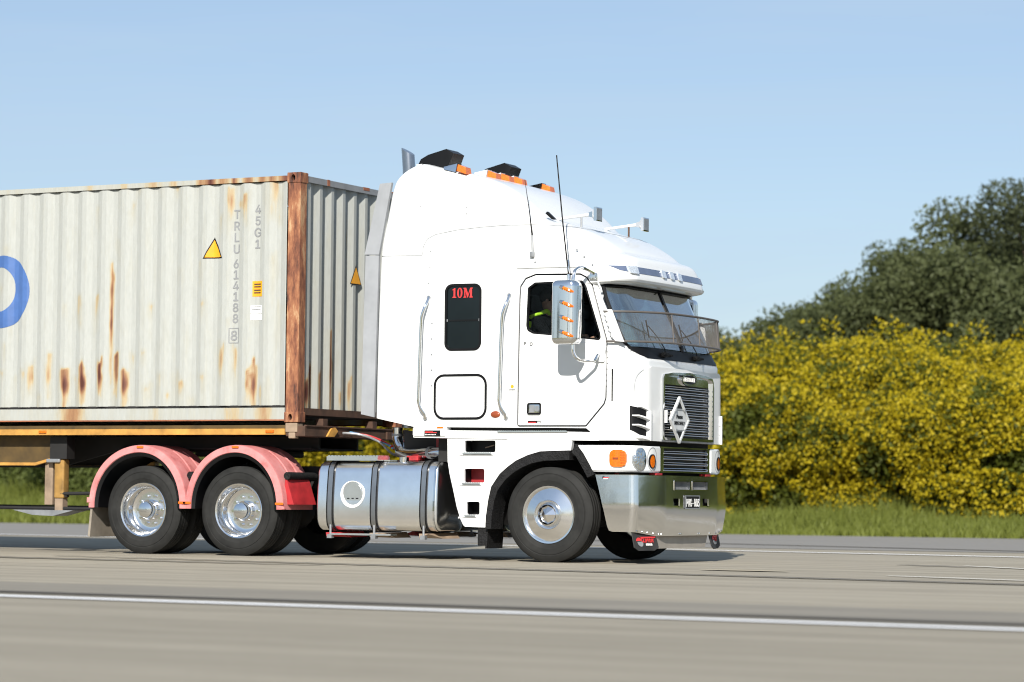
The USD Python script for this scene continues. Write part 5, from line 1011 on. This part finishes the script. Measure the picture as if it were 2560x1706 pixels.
def rust_at(x, z, marks):
    v = np.zeros(len(x))
    for (cx, cz, hw, ln, st) in marks:
        wob = meshkit.noise(np.stack([x*38 + cx*11, z*3, x*0 + cz], -1), 9) - .5; dx = np.abs(x + .012*(meshkit.noise(np.stack([x*3, z*11, x*0], -1), 3) - .5) - cx)/hw; dz = (cz + .22*wob*min(1.0, ln/.35) - z)/ln
        up = np.where(dz < 0, np.exp(-(dz*ln/.05)**2), np.where(dz <= 1, 1 - .45*dz, .55*np.exp(-((dz-1)*ln/.09)**2)))
        core = np.exp(-(dx/.55)**2 - ((z - cz + .45*ln)/(.20*ln + .02))**2)*max(0, st - .38)*1.25
        ragged = .62 + .76*meshkit.noise(np.stack([x*45 + cx*7, z*7, x*0], -1), 6)
        v = np.maximum(v, np.minimum(st, .42 + .3*(st > .6))*np.exp(-np.abs(dx)**2.2)*up*ragged + core)
    return v
def corr_wall(a, b, pitch, depth, phase, y_of, z0, z1, dz, marks=None):
    u = corr_cols(a - phase, b - phase, pitch) + phase; zs = np.arange(z0, z1 + dz*.5, dz); zs[-1] = z1
    d = corr_profile(u - phase, pitch, depth); U, Z = np.meshgrid(u, zs, indexing='ij'); D = np.repeat(d[:, None], len(zs), 1)
    n = len(zs); i, j = np.meshgrid(np.arange(len(u)-1), np.arange(n-1), indexing='ij'); q = (i*n + j).ravel()
    return U.ravel(), D.ravel(), Z.ravel(), np.vstack([np.stack([q, q+n, q+n+1], 1), np.stack([q, q+n+1, q+1], 1)])
for s in (-1, 1):
    for (a, b, dz) in ((CX0 + .17, -8.0, .12), (-8.0, CX1 - .185, .022 if s < 0 else .2)):
        X_, D_, Z_, F_ = corr_wall(a, b, PITCH, DEP, PH, None, WZ0, WZ1, dz)
        Y_ = s*(CW - .008 - D_); t = trimesh.Trimesh(np.stack([X_, Y_, Z_], 1), F_ if s < 0 else F_[:, ::-1], process=False)
        rust_prim('side_panel', CON, t, 'cont', rust_at(X_, Z_, SIDE_RUST) + .05*np.clip((2.2 - Z_)/.45, 0, 1))
# front wall
FP, FD = .262, .040
FRUST = [(-.86, 2.15, .035, .5, .75), (-.98, 2.05, .05, .35, .85), (-.66, 2.12, .06, .45, .95), (-.45, 2.62, .022, 1.0, .75), (-.38, 2.30, .04, .6, .9), (-.13, 2.1, .05, .4, .6), (.02, 2.05, .04, .35, .5), (-.60, 4.2, .02, .5, .3), (-.05, 3.95, .015, .6, .35), (.5, 2.2, .05, .5, .6), (-.22, 1.95, .03, .25, .5)]
U_, D_, Z_, F_ = corr_wall(-CW + .15, CW - .15, FP, FD, .045, None, 1.70, 4.34, .03)
rust_prim('front_panel', CON, trimesh.Trimesh(np.stack([CX1 - .03 - D_, U_, Z_], 1), F_, process=False), 'cont', rust_at(U_, Z_, FRUST) + .05)
part('rear_panel', CON, box(CX0 + .02, CX0 + .06, -CW + .12, CW - .12, 1.7, 4.33), 'cont_rust')
part('roof', CON, box(CX0 + .1, CX1 - .1, -CW + .05, CW - .05, 4.385, 4.40), 'sticker_grey')
part('floor', CON, box(CX0 + .1, CX1 - .1, -CW + .09, CW - .09, 1.64, 1.69), 'brown')
def rail(name, x0, x1, y0, y1, z0, z1, marks=(), step=.03, base=.0):
    b = box(x0, x1, y0, y1, z0, z1); v, f = trimesh.remesh.subdivide_to_size(b.vertices, b.faces, .09) if (x1-x0) < 13 else (b.vertices, b.faces)
    v = np.array(v); val = base + .12*meshkit.noise(v*[6, 6, 9], 4)
    for (cx, hw, st) in marks: val = np.maximum(val, st*np.exp(-((v[:, 0] - cx)/hw)**2))
    return rust_prim(name, CON, trimesh.Trimesh(v, f, process=False), 'cont', val)
for s in (-1, 1):
    rail('top_rail', CX0 + .17, CX1 - .18, s*(CW - .065) if s > 0 else -(CW), s*CW if s > 0 else -(CW - .065), 4.345, 4.402, [(-3.42, .14, .85), (-3.62, .06, .7), (-3.75, .10, .6), (-3.95, .09, .75), (-4.14, .05, .85), (-4.3, .10, .6), (-4.47, .07, .95), (-4.6, .08, .6), (-5.3, .15, .42), (-6.2, .1, .35), (-5.0, .08, .4), (-5.7, .06, .45)], base=.06)
    rail('bottom_rail', CX0 + .17, CX1 - .18, s*CW if s < 0 else s*(CW - .05), s*(CW - .05) if s < 0 else s*CW, CZ0 + .035, 1.715, [(-6.4, .22, .6), (-4.1, .2, .4), (-3.7, .15, .5), (-5.2, .1, .3)], base=.03)
    part('bottom_rail_lip', CON, box(CX0 + .17, CX1 - .18, s*(CW - .03), s*(CW - .06), 1.716, 1.745), 'dark')  # dark recessed strip between side panel and bottom rail
    part('bottom_rail_flange', CON, box(CX0 + .17, CX1 - .18, s*(CW - .002), s*(CW - .06), CZ0 + .02, CZ0 + .034), 'cont_rust')
    for x0, x1, m_ in ((CX1 - .185, CX1, 'post'), (CX0, CX0 + .17, 'cont_rust')):
        pt_ = cat(box(x0 + .012, x1 - .006, s*(CW - .006), s*(CW - .15), CZ0 + .11, CZ1 - .11, .006))
        part('corner_post', CON, pt_, m_)
        for z0 in (CZ0, CZ1 - .122):
            cst = man(box(x0 - .002, x1 + .002, s*(CW + .003), s*(CW - .165), z0, z0 + .122, .008)); xc, zc = (x0+x1)/2, z0+.06
            hole = mY(affinity.translate(affinity.scale(ov, .026, .038), xc - .01, zc), s*1.15, s*1.30)
            cf = part('corner_casting', CON, cst - hole, 'post')
            part('casting_hole', cf, box(xc-.045, xc+.025, s*(CW-.045), s*(CW-.055), zc-.045, zc+.045), 'black')
part('front_header', CON, box(CX1 - .07, CX1 - .006, -CW + .16, CW - .16, 4.335, 4.405), 'sticker_grey')
each('header_rust', CON, [box(CX1 - .05, CX1 - .003, -.62, -.56, 4.337, 4.408), box(CX1 - .05, CX1 - .003, .22, .36, 4.37, 4.408)], 'cont_rust')
part('front_sill', CON, box(CX1 - .10, CX1 - .01, -CW + .16, CW - .16, 1.635, 1.715), 'brown')
# print on the corrugated side: thin sheets that follow the profile
def on_side(poly, x0, x1, z0, z1, o=.003):
    X_, D_, Z_, F_ = corr_wall(x0, x1, PITCH, DEP, PH, None, z0, z1, z1 - z0)
    n = len(X_); y = -(CW - .008 - D_); f = F_
    V = np.vstack([np.stack([X_, y - o, Z_], 1), np.stack([X_, y + .002, Z_], 1)])
    k = n//2; out = [list(q) for q in f] + [[c + n for c in q[::-1]] for q in f]
    ring = [2*i for i in range(k)] + [2*i+1 for i in reversed(range(k))]
    for p, q in zip(ring, ring[1:] + ring[:1]): out += [[q, p, p+n], [q, p+n, q+n]]
    t = trimesh.Trimesh(V, out, process=False); 
    if t.volume < 0: t.invert()
    return man(t) ^ mY(poly, -1.4, -1.0)
tri = Polygon([(-4.545, 3.485), (-4.325, 3.485), (-4.425, 3.69)])
part('warning_triangle', CON, on_side(tri, -4.7, -4.2, 3.4, 3.8, .004), 'yellow_label')
part('triangle_edge', CON, on_side(tri.buffer(.014, join_style=2).difference(tri.buffer(-.002)), -4.7, -4.2, 3.4, 3.8, .003), 'black')
big = affinity.translate(affinity.scale(ov, .42, .445), -7.50, 3.155).difference(affinity.translate(affinity.scale(ov, .215, .27), -7.52, 3.185))
part('logo_letter', CON, on_side(big, -8.1, -6.9, 2.6, 3.7, .003), 'blue_print')
def side_text(s, h, cx, cz, m_, squash=1.0):
    t = meshkit.text_mesh(s, h, .1, True); b = t.bounds; v = t.vertices.copy(); v[:, 0] = (v[:, 0]-(b[0][0]+b[1][0])/2)*squash + cx; v[:, 1] = v[:, 1]-(b[0][1]+b[1][1])/2 + cz
    t.vertices = np.stack([v[:, 0], -1.2 + .05 - v[:, 2], v[:, 1]], 1); return t
def stack_text(chars, x, z0, dz, h, name='lettering'):
    z = z0
    for ch_ in chars:
        if ch_ != ' ':
            t = side_text(ch_, h, x, z, None)
            part(name, CON, on_side_mesh(t, x, z, h), 'sticker_grey', smooth=False)
        z -= dz
def on_side_mesh(t, x, z, h):
    d = float(corr_profile(np.array([x - PH]), PITCH, DEP)[0]); v = t.vertices.copy(); dd = corr_profile(v[:, 0] - PH, PITCH, DEP)
    front = v[:, 1] < v[:, 1].mean(); v[:, 1] = -(CW - .008 - dd) + np.where(front, -.003, .001); t = trimesh.Trimesh(v, t.faces, process=False); return t
stack_text('TRLU', -4.115, 3.98, .136, .10); stack_text('614188', -4.12, 3.40, .128, .10)
stack_text('8', -4.135, 2.56, .12, .11)
part('lettering_box', CON, on_side(rrect(-4.20, -4.07, 2.47, 2.65).difference(rrect(-4.19, -4.08, 2.48, 2.64)), -4.35, -3.95, 2.4, 2.7, .003), 'sticker_grey')
stack_text('45G1', -3.827, 4.03, .136, .10)
yl = rrect(-3.885, -3.75, 3.01, 3.19)
lb = part('height_label', CON, on_side(yl, -4.05, -3.6, 2.95, 3.25, .004), 'yellow_label')
part('label_text', lb, cat(*[tm(on_side(rrect(-3.865, -3.77, z, z+.016), -4.05, -3.6, 2.95, 3.25, .006)) for z in (3.145, 3.115, 3.075, 3.045)]), 'brown')
wl = rrect(-3.90, -3.75, 2.735, 2.905)
lb = part('data_plate', CON, on_side(wl, -4.05, -3.6, 2.7, 2.95, .004), 'sticker_white')
part('plate_text', lb, cat(*[tm(on_side(rrect(-3.885, -3.765, z, z+.010), -4.05, -3.6, 2.7, 2.95, .006)) for z in (2.885, 2.855, 2.825)], tm(on_side(rrect(-3.90, -3.75, 2.808, 2.814), -4.05, -3.6, 2.7, 2.95, .006))), 'sticker_grey')
ft = Polygon([(.0, 3.42), (.20, 3.42), (.04, 3.60), (.0, 3.60)])
ftp = Polygon([(-.01, 3.235), (.215, 3.235), (.102, 3.43)])
part('warning_triangle', CON, pX(ftp, CX1 - .029, CX1 - .024), 'yellow_label')
part('triangle_edge', CON, pX(ftp.buffer(.012, join_style=2).difference(ftp), CX1 - .029, CX1 - .025), 'black')

# ---------------------------------------------------------------- skeletal trailer
TR = thing('trailer', 'worn yellow skeletal container trailer with landing leg, coupled to the truck', 'trailer', (-9.2, 0, 0))
for s in (-1, 1):
    r = part('side_rail', TR, box(-15.4, -3.42, s*1.19, s*1.05, 1.405, 1.474), 'yellow')
    part('rail_top_flange', r, box(-15.4, -3.42, s*1.18, s*.98, 1.476, 1.515), 'dark_yellow')
    part('main_beam', TR, cat(box(-15.4, -7.1, s*.42, s*.46, 1.06, 1.40), box(-15.4, -7.1, s*.36, s*.52, 1.03, 1.058), pY(Polygon([(-7.1, 1.03), (-6.3, 1.22), (-3.4, 1.24), (-3.4, 1.40), (-7.1, 1.40)]), s*.42, s*.46)), 'dark')  # dark beams: the shade under the container is put into their colour
    part('beam_flange', TR, cat(box(-15.4, -7.1, s*.95, s*1.0, 1.04, 1.075), pY(Polygon([(-7.1, 1.04), (-6.75, 1.13), (-6.75, 1.16), (-7.1, 1.075)]), s*.95, s*1.0)) if s < 0 else box(-15.4, -7.1, s*.95, s*1.0, 1.04, 1.075), 'yellow')
    part('beam_skirt', TR, pY(Polygon([(-15.4, 1.075), (-7.1, 1.075), (-6.72, 1.16), (-6.72, 1.398), (-15.4, 1.398)]), s*.97, s*.985), 'dark_yellow')
    tl = part('twist_lock', TR, cat(box(-3.40, -3.24, s*1.215, s*1.08, 1.43, 1.538, .01), box(-3.36, -3.27, s*1.21, s*1.12, 1.36, 1.43, .01)), 'cream')
    for x in (-6.85, -3.62): part('side_lamp', r, box(x-.055, x+.055, s*1.205, s*1.188, 1.425, 1.460, .005), 'amber')
    # landing legs
    lg_ = part('landing_leg', TR, box(-6.80, -6.655, s*1.02, s*.90, .64, 1.12, .02), 'dull_yellow')
    part('leg_bracket', lg_, box(-6.85, -6.60, s*1.04, s*.88, 1.12, 1.39), 'dark')
    part('inner_leg', lg_, box(-6.785, -6.67, s*1.01, s*.91, .50, .64), 'cream')
    part('leg_shoe', lg_, hull([(-7.35, s*1.1, .50), (-6.45, s*1.1, .50), (-7.35, s*.8, .50), (-6.45, s*.8, .50), (-7.05, s*1.1, .44), (-6.75, s*1.1, .43), (-7.05, s*.8, .44), (-6.75, s*.8, .43)]), 'steel')
    part('leg_brace', lg_, box(-6.99, -6.87, s*.95, s*.88, .56, 1.10, .01), 'cream')
    part('leg_gearbox', lg_, box(-6.90, -6.70, s*1.05, s*1.0, 1.075, 1.12, .01), 'steel')
    part('side_bar', TR, cat(cyl((-11, s*.98, .535), (-6.15, s*.98, .52), .022, 10), cyl((-6.70, s*1.0, .70), (-6.10, s*.95, .71), .022, 10), box(-6.75, -6.62, s*1.0, s*.95, .66, .70)), 'dark')
part('front_bolster', TR, box(-3.40, -3.14, -1.20, 1.20, 1.385, 1.505, .008), 'brown')
part('bolster_plate', TR, cat(box(-3.16, -3.125, -1.19, 1.19, 1.500, 1.516)), 'brown')
part('bolster_gusset', TR, pX(Polygon([(-.74, 1.392), (-.58, 1.392), (-.50, 1.46), (-.56, 1.50), (-.64, 1.49)]), -3.138, -3.115), 'yellow')
part('bolster_bracket', TR, cat(box(-3.138, -3.115, .66, .80, 1.39, 1.48)), 'brown')
part('coupler_plate', TR, box(-6.2, -3.42, -.60, .60, 1.245, 1.262), 'dark')
for x in (-4.5, -5.6, -6.6, -8, -9.5, -11): part('cross_member', TR, box(x-.05, x+.05, -1.05, 1.05, 1.41, 1.50), 'dark')
each('upper_tie', TR, [box(-3.30, -3.20, -.70, -.60, 1.517, 1.60), box(-3.30, -3.20, .45, .55, 1.517, 1.60)], 'brown')
for x in (-12.6, -13.85):
    for s in (-1, 1):
        w = holder('trailer_wheel', TR); c = (x, 0, .52)
        part('tyre', w, tyre_mesh(s*1.22, s*.945, .518, c, 40), 'tyre', smooth=40)
        part('rim', w, revY([(.300, s*1.2), (.262, s*1.18), (.236, s*1.13), (.15, s*1.04), (.001, s*1.04), (.001, s*1.0), (.29, s*1.0)], 40, c), 'rim', smooth=35)
    part('trailer_axle', TR, cyl((x, -1.0, .52), (x, 1.0, .52), .075, 12), 'dark')
# ---------------------------------------------------------------- air and electric lines between truck and trailer
def hose(name, label, pts, r, m_, coil=0):
    t = np.linspace(0, 1, 90); P = np.array(pts, float); C = np.stack([PchipInterpolator(np.linspace(0, 1, len(P)), P[:, k])(t) for k in range(3)], 1)
    if coil:
        k = np.clip((t - .48)/.4, 0, 1)*np.clip((1 - t)/.1, 0, 1); a = t*coil*6.283; C = C + np.stack([.035*k*np.cos(a), .07*k*np.sin(a), .07*k*np.cos(a)], 1)
    return top(name, tube(C, r, 8), m_, label, 'hose', 'air and power lines between truck and trailer')
hose('air_hose', 'red coiled air line hanging between truck and trailer', [(-3.12, -.30, 1.44), (-2.9, -.25, 1.42), (-2.74, -.15, 1.36), (-2.60, -.05, 1.28), (-2.48, .0, 1.34), (-2.38, .05, 1.47)], .014, 'wire_red', 16)
hose('air_hose', 'blue coiled air line hanging between truck and trailer', [(-3.12, -.22, 1.45), (-2.86, -.2, 1.40), (-2.70, -.12, 1.33), (-2.57, -.02, 1.25), (-2.46, .05, 1.33), (-2.38, .1, 1.46)], .014, 'wire_blue', 15)
hose('air_hose', 'plain black power cable sagging between truck and trailer', [(-3.12, -.38, 1.44), (-2.95, -.35, 1.43), (-2.75, -.2, 1.35), (-2.60, -.1, 1.20), (-2.48, 0, 1.16), (-2.36, 0, 1.40)], .014, 'steel', 0)
